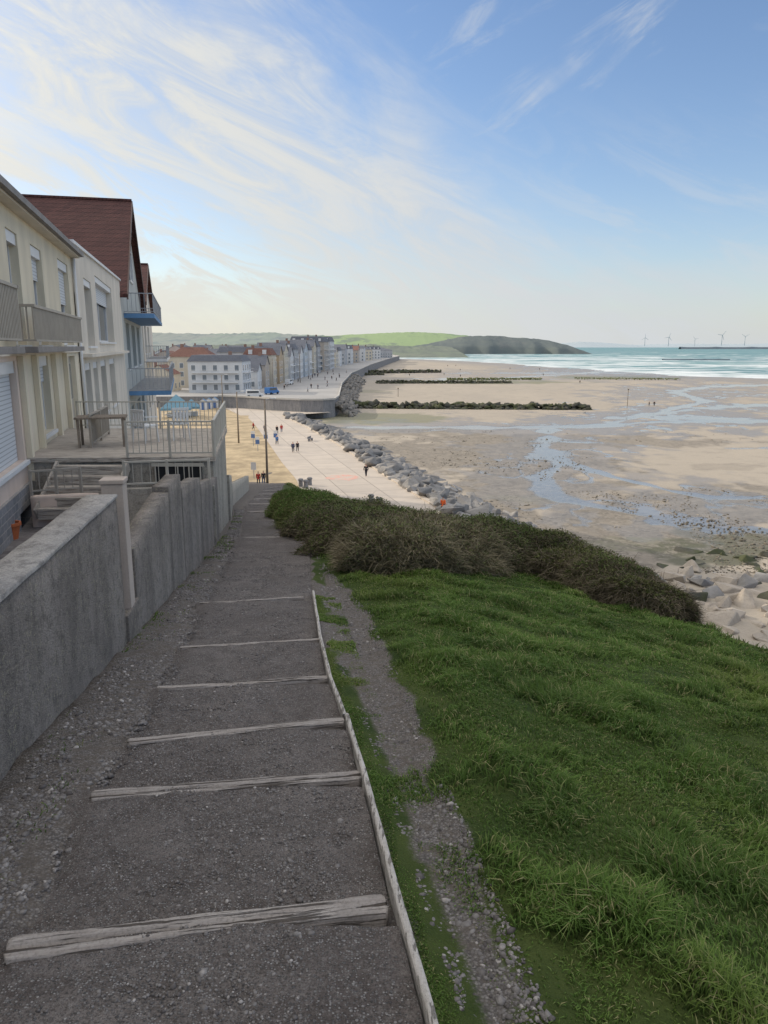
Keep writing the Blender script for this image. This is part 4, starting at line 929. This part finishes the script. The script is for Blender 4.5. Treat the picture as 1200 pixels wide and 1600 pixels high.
q.box(c1_[0]-tB[0]-.08,c2_[0]-tB[0]+.08,-.2,-.162,c2_[2]+5.002,c2_[2]+5.07); q.box(c1_[0]-tB[0]-.08,c2_[0]-tB[0]+.08,-.2,-.162,c1_[2]+4.93,c1_[2]+4.998)
for k in range(5):
    xk=c1_[0]-tB[0]+(c2_[0]-c1_[0])*k/4; q.box(xk-.012,xk+.012,-.2,-.165,c1_[2]+5,c2_[2]+5)
q.build('opening_frame',m_railc,o)
pA=aty(200,712,16.85); rh=.80
railing('terrace_railing','cream metal railing along the near edge of the raised terrace',[(pA[0],16.82,TZ),((pA[0]+tB[0])/2,16.9,TZ),(tB[0]+.03,16.97,TZ)],rh,m_railc,bw=.016)
railing('terrace_railing','cream metal railing on the path side of the raised terrace',[(tB[0]+.03,17.05,TZ),((tB[0]+tC[0])/2+.03,20,TZ),(tC[0]+.03,23,TZ),],rh,m_railc,bw=.016)
railing('terrace_railing','cream metal railing along the far edge of the raised terrace',[(tC[0]-.1,23,TZ),(-6.8,23,TZ),(tD[0]+.3,23,TZ)],rh,m_railc,bw=.016)
railing('terrace_railing','beige railing at the left of the terrace beside the house door',[(-7.2,18.5,TZ),(-7.5,20,TZ),(-7.8,21.4,TZ)],.8,m_rail,bw=.016)
a=aty(196,764,15.2); b_=aty(328,764,15.6); zz=a[2]
railing('yard_railing','low cream railing in front of the dark opening under the terrace',[(a[0],15.2,zz),((a[0]+b_[0])/2,15.4,zz),(b_[0],15.6,zz)],.55,m_railc,gap=.16,bw=.012)
q=MB(); q.beam((a[0]-.2,15.2,zz-.6),(b_[0]+.1,15.6,zz-.6),.18,1.2); tag(q.build('yard_wall',m_cwall,bevel=.01),'cream stained low wall carrying the railing under the terrace','wall')
a=aty(50,775,14.9); b_=aty(128,775,15.3)
railing('yard_railing','thin beige railing at the left of the courtyard by the stone base',[a,((a[0]+b_[0])/2,15.1,a[2]),(b_[0],15.3,a[2])],.5,m_rail,bw=.014)
o=thing('wooden_stairs','short flight of pale wooden stairs from the courtyard up to the terrace','stairs',(-6.5,16.72,-3.35),0)
for k in range(5):
    q=MB(); z=.90-.185*(k+1); q.box(-.75,.75,-.26*(k+1),-.26*k-.01,z,z+.045); q.box(-.75,.75,-.26*(k+1)+.01,-.26*(k+1)+.04,z-.185,z-.002); q.build('tread',m_deck,o)
for sgn in (-.78,.78): q=MB(); q.beam((sgn,0,.75),(sgn,-1.3,-.1),.05,.25); q.build('stringer',m_deck,o)
m_plastic=M('white_plastic',(.66,.66,.65),.4,.05,3,0)
def chair(x_,y_,rz,lab):
    o=thing('garden_chair',lab,'chair',(x_,y_,TZ),rz)
    q=MB(); q.box(-.23,.23,-.23,.23,.42,.46); q.build('seat',m_plastic,o,bevel=.01)
    q=MB()
    for k in range(5): q.box(-.21+.09*k,-.15+.09*k,.2,.23,.464,.82)
    q.box(-.23,.23,.195,.24,.8,.86); q.build('backrest',m_plastic,o)
    for sx_ in(-1,1):
        for sy_ in(-1,1): q=MB(); q.tube((sx_*.2,sy_*.2,.42),(sx_*.23,sy_*.23,0),.025,.018); q.build('leg',m_plastic,o)
        q=MB(); q.beam((sx_*.25,-.2,.66),(sx_*.25,.22,.68),.05,.025); q.build('armrest',m_plastic,o)
chair(-6.2,19.6,R(150),'white plastic garden chair on the terrace, left one')
chair(-5.5,20.2,R(215),'white plastic garden chair on the terrace, right one')
o=thing('garden_table','dark wooden garden table on the terrace beside the house','table',(-7.05,18.9,TZ),R(15))
q=MB(); q.box(-.6,.6,-.4,.4,.7,.745); q.build('tabletop',m_pole,o,bevel=.008)
for sx_ in(-1,1):
    for sy_ in(-1,1): q=MB(); q.box(sx_*.52-.03,sx_*.52+.03,sy_*.33-.03,sy_*.33+.03,0,.699); q.build('leg',m_pole,o)
# ---------------------------------------------------------------- town houses
m_glasst=glassm('hazed_town_glass',(.15,.18,.21))  # glass colour lightened to stand in for distance haze
wcache={}
def winmesh(w,h):
    k=(w,h)
    if k not in wcache:
        q=MB(); q.box(-w/2-.12,w/2+.12,-.06,0.02,-.12,h+.12,0); q.box(-w/2,w/2,-.08,-.062,0,h,1); wcache[k]=q.mesh('window',[m_white,m_glasst])
    return wcache[k]
pal={'white':(.60,.61,.62),'cream':(.55,.50,.41),'ochre':(.47,.37,.26),'pink':(.50,.41,.37),'grey':(.40,.41,.43),'blue':(.44,.49,.54),'tan':(.44,.39,.34),'brick':(.30,.19,.15)}
pm={k:M('render_'+k,v,.85,.10,.2,.1,2,streak=True) for k,v in pal.items()}
def town_house(xr,y0,w,L,zt,kind,colr_,roofm,lab,gh=3.,zb=-14.,name='town_house',rows=2.9,bal=False,sw=True):
    o=thing(name,lab,'house',(xr-w/2,y0+L/2,zb)); H=zt-zb; a,b=w/2,L/2; q=MB(); q.box(-a,a,-b,b,0,H); wm=pm[colr_]
    r=MB(); e=.3
    if kind=='gx':
        q.add([(a,-b,H),(a,b,H),(a,0,H+gh),(-a,-b,H),(-a,b,H),(-a,0,H+gh)],[(0,1,2),(3,5,4)])
        for s in(-1,1): r.add([(-a-e,s*(b+e),H-.2),(a+e,s*(b+e),H-.2),(a+e,0,H+gh+.15),(-a-e,0,H+gh+.15)],[(0,1,2,3)])
    elif kind=='gy':
        q.add([(-a,-b,H),(a,-b,H),(0,-b,H+gh),(-a,b,H),(a,b,H),(0,b,H+gh)],[(0,1,2),(3,5,4)])
        for s in(-1,1): r.add([(s*(a+e),-b-e,H-.2),(s*(a+e),b+e,H-.2),(0,b+e,H+gh+.15),(0,-b-e,H+gh+.15)],[(0,1,2,3)])
    elif kind in('hip','man'):
        i=min(a,b)*.8 if kind=='hip' else 1.1; r.add([(-a-e,-b-e,H+.01),(a+e,-b-e,H+.01),(a+e,b+e,H+.01),(-a-e,b+e,H+.01),(-a+i,-b+i,H+gh),(a-i,-b+i,H+gh),(a-i,b-i,H+gh),(-a+i,b-i,H+gh)],[(0,3,2,1),(0,1,5,4),(1,2,6,5),(2,3,7,6),(3,0,4,7),(4,5,6,7)])
    else:
        r.box(-a-.15,a+.15,-b-.15,b+.15,H+.01,H+.4)
    q.build('wall',wm,o); rf=r.build('roof',roofm,o)
    if kind!='flat':
        c=MB(); cx_=random.choice([-.5,.4])*a; c.box(cx_-.5,cx_+.5,-.4,.4,H+gh*.4,H+gh+1.1); c.build('chimney',pm['brick'],rf)
    nf=max(1,int((H-.6)/rows)); far=y0>520; cnt=0
    wm_=winmesh(1.2,1.6)
    for f in range(nf):
        z=.9+f*rows
        n=max(1,int(w/2.9)) if sw else 0
        for k in range(n):
            if cnt>44: break
            x_=-a+w*(k+.5)/n; link('window',wm_,o,(x_,-b-.001,z)); cnt+=1
        n=max(1,int(L/3.3)) if not far else 2
        for k in range(n):
            if cnt>90: break
            y_=-b+L*(k+.5)/n; link('window',wm_,o,(a+.001,y_,z),(0,0,R(90))); cnt+=1
        if bal and f>0:
            c=MB(); c.box(a+.003,a+1.1,-b*.85,b*.85,z-.75,z-.6); c.beam((a+1.06,-b*.85,z+.25),(a+1.06,b*.85,z+.25),.06,.06); c.build('balcony',m_white,o)
            c=MB(); c.box(-a*.85,a*.85,-b-1.,-b-.003,z-.75,z-.6); c.beam((-a*.85,-b-.97,z+.25),(a*.85,-b-.97,z+.25),.06,.06); c.build('balcony',m_white,o)
    if gh>2.2 and kind=='man':
        for k in range(max(2,int(w/4))):
            c=MB(); x_=-a+w*(k+.5)/max(2,int(w/4)); c.box(x_-.7,x_+.7,-b-.1,-b+1.2,H+.2,H+1.9); link('dormer',c.mesh('dormer',m_white),rf)
    return o
TH=[(-43,233,16.5,15,-4.6,'man','white',m_slate,'wide white apartment house with slate roof, closest of the town behind the quay',1.9,True),
(-58.5,262,15,10,-3.6,'hip','cream',m_tiler,'cream house with a red hipped roof left of the wide white apartment house',3.2,False),
(-66,240,9,9,-8.5,'gy','cream',m_tiler,'low cream cottage with red roof at the left edge of the town',2.6,False),
(-48,270,16,12,-4,'flat','white',m_slate,'plain white flat topped block directly behind the wide white apartment house',1,True),
(-50,296,14,12,-2.4,'man','grey',m_slate,'grey block with slate roof rising behind the white flat block',2,False),
(-41.5,252,7,8,-8,'gx','white',m_slate,'small white gabled house at the near end of the seafront row',2.6,False),
(-40.5,262,8,9,-6.2,'gx','tan',m_slate,'tan gabled house second in the seafront row',3,False),
(-40,274,10,12,-3.2,'man','cream',m_tiler,'cream house third in the seafront row with a red mansard roof',2.4,False),
(-39.2,288,10,10,-3.2,'gx','ochre',m_slate,'ochre gabled house fourth in the seafront row',3.2,False),
(-38.8,300,11,12,-1.8,'gx','cream',m_slate,'tall cream gabled house fifth in the seafront row',3,False),
(-38.2,314,10,11,-4,'gx','white',m_slate,'white gabled house with slate roof sixth in the seafront row',3.4,True),
(-37.8,327,11,13,-1.4,'man','grey',m_slate,'grey balconied house seventh in the seafront row',2.4,True),
(-37.2,342,11,12,-3,'gx','white',m_slate,'white gabled house eighth in the seafront row',3.5,False),
(-36.6,356,12,14,-1,'gx','blue',m_slate,'pale blue gabled house ninth in the seafront row',3.4,False),
(-36,372,12,14,-2,'man','white',m_slate,'white mansard house tenth in the seafront row',3,True),
(-35.4,388,12,15,-.2,'gx','cream',m_slate,'cream gabled house eleventh in the seafront row',3.2,False),
(-34.8,405,14,17,-.4,'man','grey',m_slate,'grey slate roofed house just before the biggest block',3,True),
(-33.2,428,19,34,2.2,'man','tan',m_slate,'biggest tan apartment block with dark mansard roof on the seafront',3,True),
(-32.6,466,20,40,2.8,'man','white',m_slate,'big white apartment block joined behind the tan one',2.8,True),
(-32,512,14,22,-4,'gx','cream',m_slate,'cream gabled house just past the big white block',3,False),
(-31,540,14,26,-3.2,'man','white',m_slate,'white house second past the big white block',2.5,False),
(-29,575,16,30,-2.4,'gx','grey',m_slate,'grey house third past the big white block',3.5,False),
(-26,612,16,34,-2.2,'man','white',m_slate,'white house fourth past the big white block',3,False),
(-22,655,18,38,-3.5,'gx','tan',m_tiler,'tan house at the far bend of the seafront',3.5,False),
(-18,705,20,40,-2,'hip','white',m_slate,'white house beyond the far bend of the seafront',3,False),
(-12,760,22,50,-3.5,'hip','cream',m_slate,'cream house second beyond the far bend of the seafront',3.5,False),
(-4,830,26,60,-3.5,'man','white',m_slate,'long white house third beyond the far bend of the seafront',3,False),
(10,920,32,60,-5,'hip','grey',m_slate,'last grey house at the far end of the seafront',3,False)]
for (xr,y0,w_,L_,zt,kd,cl_,rmm,lab,gh,bal) in TH: town_house(xr,y0,w_,L_,zt,kd,cl_,rmm,lab,gh=gh,bal=bal)
cols=['white','cream','tan','pink','grey','blue']; num=['first','second','third','fourth','fifth','sixth','seventh','eighth','ninth','tenth','eleventh','twelfth','thirteenth','fourteenth','fifteenth','sixteenth','seventeenth','eighteenth','nineteenth','twentieth','twenty first','twenty second']
k_=0
for yy_ in (330,385,450,530,620,740):
    for j in range(4):
        if k_>=22: break
        pxh=268+j*52+random.uniform(-12,12)+(yy_-330)*.1; xr=(pxh-600)/F*yy_*1.0
        cc=random.choice(cols); rr=random.choice([m_tiler,m_slate,m_slate]); kd=random.choice(['gx','gy','hip'])
        town_house(min(xr,-62),yy_+random.uniform(-12,12),random.uniform(11,18),random.uniform(10,16),-9.5+yy_*.009+random.uniform(-1,2.2),kd,cc,rr,f'{cc} house with {"red" if rr is m_tiler else "slate"} roof behind the seafront, {num[k_]} back from the quay',gh=random.uniform(2.5,3.8),sw=True)
        k_+=1
# ---------------------------------------------------------------- hills
def hillmat2(name,a,b,c,haze,sc,hf=.45,woods=(.52,.58),bump=.6):
    m,t=newmat(name); p=t.geo(); mp=t.n('ShaderNodeMapping'); mp.inputs['Scale'].default_value=(1,.4,2.5); t.l(p,mp.inputs[0])
    v=t.vor(mp.outputs[0],sc,'Color'); s=t.n('ShaderNodeSeparateColor'); t.l(v,s.inputs[0]); n=t.noise(mp.outputs[0],sc*1.8,7,.7)
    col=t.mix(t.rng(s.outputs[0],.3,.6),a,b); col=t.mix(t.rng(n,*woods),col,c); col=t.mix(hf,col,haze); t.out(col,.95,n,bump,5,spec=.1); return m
def ridge(name,Yc,front,back,crest,mat,zb=-20.5,amp=2,n=160,wob=.0,pw=.75,tree=1.):
    pxs=np.linspace(crest[0][0],crest[-1][0],n); cy=np.interp(pxs,[c[0] for c in crest],[c[1] for c in crest])
    V=[];rowsn=30
    for j in range(rowsn):
        u=j/(rowsn-1)*2-1
        for i in range(n):
            x_,_,z_=aty(pxs[i],cy[i],Yc); H=z_-zb
            yv=Yc+(u*(front if u<0 else back))+wob*(float(vn(i*.06,1,3))-.5)*front; f=max(0,1-abs(u))**pw
            V.append((x_*(yv/Yc*.3+.7),yv,zb+H*f+amp*(float(fbm(x_/45,yv/60,7,3))-.5)*2*f+(tree*amp*max(0,float(vn(x_/12,yv/30,17))-.45)*2*f)))
    o=link(name,mk(name,V,gridfaces(rowsn,n),mats=[mat],smooth=True)); tag(o,kind='structure'); return o
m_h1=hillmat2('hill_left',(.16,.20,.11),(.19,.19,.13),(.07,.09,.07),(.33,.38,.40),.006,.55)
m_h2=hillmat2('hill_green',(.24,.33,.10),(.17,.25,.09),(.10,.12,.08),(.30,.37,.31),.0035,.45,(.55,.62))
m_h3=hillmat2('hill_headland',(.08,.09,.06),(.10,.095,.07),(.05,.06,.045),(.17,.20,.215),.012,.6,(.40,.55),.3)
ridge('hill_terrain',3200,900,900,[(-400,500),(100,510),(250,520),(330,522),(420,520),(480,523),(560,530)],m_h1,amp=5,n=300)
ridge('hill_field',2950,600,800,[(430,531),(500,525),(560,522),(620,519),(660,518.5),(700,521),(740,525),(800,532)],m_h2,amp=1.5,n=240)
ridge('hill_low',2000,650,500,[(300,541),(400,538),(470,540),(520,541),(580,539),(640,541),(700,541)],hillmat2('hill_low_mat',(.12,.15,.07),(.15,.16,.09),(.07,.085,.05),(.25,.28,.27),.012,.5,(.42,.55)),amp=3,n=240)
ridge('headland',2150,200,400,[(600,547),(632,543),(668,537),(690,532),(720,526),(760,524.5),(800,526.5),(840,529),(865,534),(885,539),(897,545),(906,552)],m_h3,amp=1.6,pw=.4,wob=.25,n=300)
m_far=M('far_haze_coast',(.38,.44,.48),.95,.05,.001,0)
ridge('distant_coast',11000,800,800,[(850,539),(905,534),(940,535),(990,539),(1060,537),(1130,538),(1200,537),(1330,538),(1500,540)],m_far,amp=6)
def breakwater(px0,px1,py,h,lab):
    a=onz(px0,py,-20);b=onz(px1,py,-20); q=MB(); n=24; P_=[]
    for k in range(n+1): P_.append((a[0]+(b[0]-a[0])*k/n,-20+h*(.95 if k%5 else 1.15)))
    for (xa,za),(xb,zb_) in zip(P_[:-1],P_[1:]):
        q.add([(xa,a[1]-h*2,-20.5),(xb,a[1]-h*2,-20.5),(xb,a[1]-h*.5,zb_),(xa,a[1]-h*.5,za),(xb,a[1]+h*.5,zb_),(xa,a[1]+h*.5,za),(xb,a[1]+h*2,-20.5),(xa,a[1]+h*2,-20.5)],[(0,1,2,3),(3,2,4,5),(5,4,6,7)])
    tag(q.build('breakwater',M('breakwater_stone',(.14,.17,.20),.9,.1,.01,0)),lab,'breakwater')
breakwater(1062,1330,545.4,13,'long dark harbour breakwater on the horizon at right')
breakwater(1035,1140,562.5,1.4,'thin low breakwater line in the sea nearer than the horizon')
m_turb=M('turbine_white',(.42,.47,.52),.5,.03,.1,0)
for i,(px_t,pb,pt_,lab) in enumerate([(1007,540,528,'leftmost tiny wind turbine on the horizon'),(1044,540,527,'second tiny wind turbine from the left on the horizon'),(1127,539,524,'tiny wind turbine above the left part of the long breakwater'),(1163,539,526,'rightmost tiny wind turbine on the horizon'),(1085,540,530,'third and smallest wind turbine on the horizon')]):
    Yt=9500; b0=aty(px_t,pb+1,Yt); h0=aty(px_t,pt_,Yt)[2]-b0[2]; o=thing('wind_turbine',lab,'wind turbine',b0,0,'wind turbines on the horizon')
    q=MB(); q.tube((0,0,0),(0,0,h0),h0*.045,h0*.03,8); q.build('tower',m_turb,o); q=MB(); q.box(-h0*.02,h0*.02,-h0*.06,h0*.06,h0,h0*1.04); q.build('nacelle',m_turb,o)
    for k in range(3):
        a=R(20*i+120*k); q=MB(); q.tube((0,-h0*.06,h0*1.02),(math.sin(a)*h0*.5,-h0*.06,h0*1.02+math.cos(a)*h0*.5),h0*.028,h0*.012,5); q.build('blade',m_turb,o)
# ---------------------------------------------------------------- street furniture
def lamp(px_,pyb,pyt,z,lab,mat=m_pole):
    b0=onz(px_,pyb,z); h=aty(px_,pyt,b0[1])[2]-z; o=thing('street_lamp',lab,'lamp post',b0,0)
    q=MB(); q.tube((0,0,0),(0,0,h),.16,.10,10); q.build('pole',mat,o,smooth=True); q=MB(); q.tube((0,0,h-.1),(.9,0,h+.12),.05,.04); q.build('arm',m_metal,o)
    q=MB(); q.box(.7,1.4,-.13,.13,h+.05,h+.2); q.build('lamp_head',m_white,o,bevel=.03)
lamp(418,757,624,-17,'tallest lamp post at the foot of the path')
lamp(373,692,612,-17,'lamp post on the sandy ground left of the promenade')
lamp(349,652,586,-17,'lamp post furthest left in front of the curved quay wall')
lamp(427,612,560,-14,'thin lamp post on the upper promenade at the near end of the houses')
lamp(469,598,553,-14,'thin lamp post on the upper promenade halfway along the houses')
m_sb=M('sign_blue',(.10,.18,.38),.5,.05,3,0)
for i,(px_s,pyb,hh) in enumerate([(396,697,2.6),(403,705,2.4),(416,700,2.8),(431,694,2.4)]):
    b0=onz(px_s,pyb,-17); o=thing('sign_post',['blue and white sign furthest left beside the sandy ground','blue and white sign second from the left beside the sandy ground','blue and white sign third from the left, tallest by the promenade','blue and white sign nearest the walkers on the promenade edge'][i],'sign',b0,R(-12),'blue and white signs by the promenade')
    q=MB(); q.tube((0,0,0),(0,0,hh),.05,.05,8); q.build('post',m_metal,o); q=MB(); q.box(-.35,.35,-.075,-.052,hh-1.2,hh-.5); q.build('panel',m_sb,o); q=MB(); q.box(-.35,.35,-.075,-.052,hh-.48,hh); q.build('panel',m_white,o)
b0=onz(397,747,-17); o=thing('notice_board','white notice board on a post beside the foot of the path','sign',b0,R(-8)); q=MB(); q.tube((0,0,0),(0,0,2),.05); q.build('post',m_metal,o); q=MB(); q.box(-.35,.35,-.08,-.053,1.1,2.1); q.build('panel',m_white,o)
def bollard(px_,py_,lab):
    b0=onz(px_,py_,-17); q=MB(); lathe(q,(0,0,0),[(0,0),(.28,0),(.26,.7),(.34,.75),(.34,.9),(.2,1.0),(0,1.0)],14); o=q.build('bollard',m_quay); o.location=b0; tag(o,lab,'bollard')
bollard(470,760,'squat grey bollard at the near left corner of the promenade'); bollard(478,762,'squat grey bollard just right of the corner bollard'); bollard(484,758,'smaller looking grey bollard behind the pair at the promenade corner')
bollard(580,786,'grey bollard on the promenade just above the hedge, left one'); bollard(593,791,'grey bollard on the promenade just above the hedge, right one')
def bench(px_,py_,rz,lab,z=-17):
    b0=onz(px_,py_,z); o=thing('bench',lab,'bench',b0,rz); q=MB(); q.box(-.9,.9,-.22,.22,.42,.48); q.build('seat',m_quay,o,bevel=.01)
    q=MB(); q.box(-.9,.9,.2,.25,.5,.85); q.build('backrest',m_quay,o,bevel=.01)
    for s in(-1,1): q=MB(); q.box(s*.7-.06,s*.7+.06,-.2,.2,0,.419); q.build('leg',m_quay,o)
bench(485,689,R(75),'grey bench at the rock side of the promenade')
m_awn=M('blue_canvas',(.16,.30,.38),.7,.1,3,.1)
for i,(px_a,pya,w_,lab) in enumerate([(277,652,7,'largest turquoise canvas tent in the gap between houses and lamp posts'),(300,650,4,'small turquoise canvas tent right of the largest one')]):
    b0=onz(px_a,pya,-17); o=thing('canvas_tent',lab,'tent',b0,R(10)); h=w_/2
    q=MB(); q.add([(-h,-h,2.4),(h,-h,2.4),(h,h,2.4),(-h,h,2.4),(0,0,2.4+h*.9)],[(0,1,4),(1,2,4),(2,3,4),(3,0,4)]); q.add([(-h,-h,2.4),(h,-h,2.4),(h,-h,1.9),(-h,-h,1.9)],[(0,1,2,3)]); q.add([(h,-h,2.4),(h,h,2.4),(h,h,1.9),(h,-h,1.9)],[(0,1,2,3)]); q.build('canopy',m_awn,o)
    for a_ in(-1,1):
        for b1 in(-1,1): q=MB(); q.tube((a_*h*.97,b1*h*.97,0),(a_*h*.97,b1*h*.97,2.4),.06); q.build('pole',m_white,o)
    q=MB(); q.box(-h*.7,h*.7,0,h*.7,0,1.1); q.build('counter',m_white,o)
def cabin(px_,py_,w_,h_,lab,col,z=-17):
    b0=onz(px_,py_,z); o=thing('beach_cabin',lab,'cabin',b0,R(8)); q=MB(); q.box(-w_/2,w_/2,-1,1,0,h_); q.add([(-w_/2,-1,h_),(w_/2,-1,h_),(0,-1,h_+.6),(-w_/2,1,h_),(w_/2,1,h_),(0,1,h_+.6)],[(0,1,2),(3,5,4)]); q.build('wall',col,o)
    q=MB()
    for s in(-1,1): q.add([(s*(w_/2+.15),-1.15,h_-.12),(s*(w_/2+.15),1.15,h_-.12),(0,1.15,h_+.66),(0,-1.15,h_+.66)],[(0,1,2,3)])
    q.build('roof',m_blue,o); q=MB(); q.box(-.4,.4,-1.04,-1.003,0,h_-.3); q.build('door',m_sb,o)
for i in range(5): cabin(318+i*9,640-i*1.5,2.0,2.3,['white beach cabin first in the row under the quay','white beach cabin second in the row under the quay','white beach cabin third in the row under the quay','white beach cabin fourth in the row under the quay','white beach cabin last in the row under the quay'][i],m_white)
# ---------------------------------------------------------------- people
def skinmesh(name,verts,edges,rad,mat,sub=1):
    me=bpy.data.meshes.new(name); me.from_pydata(verts,edges,[]); ob=bpy.data.objects.new(name,me); C.objects.link(ob)
    ob.modifiers.new('s','SKIN')
    for i,r in enumerate(rad):
        me.skin_vertices[0].data[i].radius=r if isinstance(r,tuple) else (r,r)
    me.skin_vertices[0].data[0].use_root=True
    sb=ob.modifiers.new('u','SUBSURF'); sb.levels=sub; sb.render_levels=sub
    dg=bpy.context.evaluated_depsgraph_get(); dg.update(); out=bpy.data.meshes.new_from_object(ob.evaluated_get(dg)); out.name=name
    bpy.data.objects.remove(ob); out.materials.clear(); out.materials.append(mat); out.polygons.foreach_set('use_smooth',[True]*len(out.polygons)); return out
V=[(0,0,.95),(0,0,1.15),(0,0,1.40),(0,.01,1.50),(0,.0,1.60),(0,-.015,1.70),(-.20,0,1.40),(-.25,.10,1.13),(-.25,.02,.88),(-.25,-.0,.80),(.20,0,1.40),(.25,-.10,1.13),(.25,-.20,.90),(.25,-.23,.82),(-.10,0,.90),(-.11,-.14,.50),(-.11,-.20,.10),(-.11,-.34,.04),(.10,0,.90),(.11,.10,.50),(.11,.30,.14),(.11,.20,.04)]
E=[(0,1),(1,2),(2,3),(3,4),(4,5),(2,6),(6,7),(7,8),(8,9),(2,10),(10,11),(11,12),(12,13),(0,14),(14,15),(15,16),(16,17),(0,18),(18,19),(19,20),(20,21)]
Rr=[.13,.125,.14,.055,.085,.085,.06,.045,.035,.03,.06,.045,.035,.03,.085,.06,.042,.035,.085,.06,.042,.035]
body=skinmesh('body',V,E,Rr,m_skin)
bm=bmesh.new(); bm.from_mesh(body)
q=MB()
for hx,hy,hz in ((-.25,0,.79),(.25,-.235,.81)):
    for k in range(4): q.tube((hx,hy-.03+.02*k,hz),(hx,hy-.03+.02*k-.01,hz-.075-(.012 if k in(1,2) else 0)),.009,.007,6)
    q.tube((hx,hy-.03,hz+.03),(hx+.01,hy-.06,hz-.02),.01,.008,6)
fm=q.mesh('f',m_skin); bm.from_mesh(fm); bm.to_mesh(body); bm.free(); bpy.data.meshes.remove(fm)
def col_cl(name,c): return M(name,c,.8,.1,6,.1)
jk={k:col_cl('coat_'+k,c) for k,c in {'black':(.02,.02,.025),'navy':(.03,.05,.12),'red':(.5,.04,.03),'orange':(.85,.16,.04),'grey':(.2,.2,.22),'white':(.6,.6,.6),'blue':(.08,.2,.45)}.items()}
tk={k:col_cl('trousers_'+k,c) for k,c in {'dark':(.03,.03,.04),'denim':(.06,.1,.2)}.items()}
def coatmesh(mat): return skinmesh('coat',V[:3]+[V[6],V[7],V[8],V[10],V[11],V[12],(0,0,.80)],[(0,1),(1,2),(2,3),(3,4),(4,5),(2,6),(6,7),(7,8),(0,9)],[.16,.155,.165,.085,.068,.055,.085,.068,.055,.15],mat)
def troumesh(mat): return skinmesh('trousers',[V[0],V[14],V[15],V[16],V[18],V[19],V[20]],[(0,1),(1,2),(2,3),(0,4),(4,5),(5,6)],[.14,.10,.075,.06,.10,.075,.06],mat)
cm_={k:coatmesh(m) for k,m in jk.items()}; tm_={k:troumesh(m) for k,m in tk.items()}
m_hair=col_cl('hair_brown',(.04,.025,.015)); hm=skinmesh('hair',[(0,.02,1.68),(0,0,1.745)],[(0,1)],[.085,.075],m_hair)
def person(p,rz,coat,tr_,lab,s=1.0,group=None):
    o=thing('person',lab,'person',p,rz,group); o.scale=(s,s,s)
    link('body',body,o); link('coat',cm_[coat],o); link('trousers',tm_[tr_],o); link('hair',hm,o)
def pp_(px_,py_,z): return onz(px_,py_,z)
person(pp_(458,707,-17),R(185),'navy','dark','person in dark coat walking on the left of a couple on the promenade')
person(pp_(465,706,-17),R(180),'black','dark','person in black coat walking on the right of a couple on the promenade')
person(pp_(572,745,-17),R(200),'black','dark','lone person in black walking along the rock edge of the promenade')
person(pp_(692,802,-17),R(160),'orange','dark','person in an orange coat just above the bramble hedge')
person(pp_(440,676,-17),R(10),'red','denim','person in red walking in the group beyond the couple')
person(pp_(433,678,-17),R(170),'black','dark','person in black on the left of the group beyond the couple')
person(pp_(433,695,-17),R(170),'blue','dark','person in blue coat standing below the group, near the sign posts')
person(pp_(396,672,-17),R(90),'red','dark','person in red coat by the leftmost sign post')
person(pp_(414,676,-17),R(20),'grey','dark','person in grey coat between the sign posts')
person(pp_(412,757,-17),R(180),'black','denim','person in black at the very foot of the path')
person(pp_(404,758,-17),R(180),'red','dark','person in red at the very foot of the path')
for i,(a,b) in enumerate([(1022,634),(1014,634),(906,598)]): person(pp_(a,b+1,-19.3),R(90*i),'black','dark',['dark figure on the sand right of the groyne tip, right one of a pair','dark figure on the sand right of the groyne tip, left one of a pair','dark figure standing beyond the second groyne'][i])
for i in range(26):
    yy_=random.uniform(225,420); xx_=random.uniform(-35,-19)
    person((xx_,yy_,-14),random.uniform(0,6.28),random.choice(['black','navy','grey','black','red','white']),'dark','small distant stroller on the upper promenade',group='distant strollers on the upper promenade')
for i in range(10):
    a=random.uniform(620,860); b=random.uniform(572,590); person(pp_(a,b,-19.4),0,'black','dark','tiny dark figure far out on the pale sand',group='tiny figures on the far sand')
for i,(a,b,h) in enumerate([(622,622,3.5),(980,636,5.5)]):
    q=MB(); q.tube((0,0,0),(0,0,h),.12,.09,8); q.box(-.25,.25,-.1,.1,h,h+.35); o=q.build('marker_post',m_pole); o.location=onz(a,b,-19.4); tag(o,['slim marker post on the sand behind the long groyne, left one','slim marker post on the sand near the tip of the long groyne'][i],'post')
def van(px_,py_,z,rz,colm,lab):
    b0=onz(px_,py_,z); o=thing('parked_van',lab,'van',b0,rz)
    prof=[(-2.4,.35),(2.3,.35),(2.45,.9),(1.7,1.15),(1.25,2.0),(-2.35,2.1),(-2.45,1.0)]
    q=MB(); n=len(prof); q.add([(x_,-.9,z_) for x_,z_ in prof]+[(x_,.9,z_) for x_,z_ in prof],[tuple(range(n)),tuple(range(n,2*n))[::-1]]+[(k,n+k,n+(k+1)%n,(k+1)%n) for k in range(n)]); q.build('body',colm,o,bevel=.06)
    q=MB(); q.box(-2.0,1.15,-.915,-.903,1.25,1.85); q.build('side_window',m_glass,o)
    for wx in(-1.6,1.5):
        for wy in(-.92,.92): q=MB(); q.tube((wx,wy-.1,.35),(wx,wy+.1,.35),.35,.35,14); q.build('wheel',m_dark,o)
van(398,621,-14,R(10),m_white,'white van parked at the near end of the upper promenade'); van(425,616,-14,R(60),jk['blue'],'blue van parked beside the white one on the upper promenade'); van(452,601,-14,R(80),m_white,'small white van further along the upper promenade')
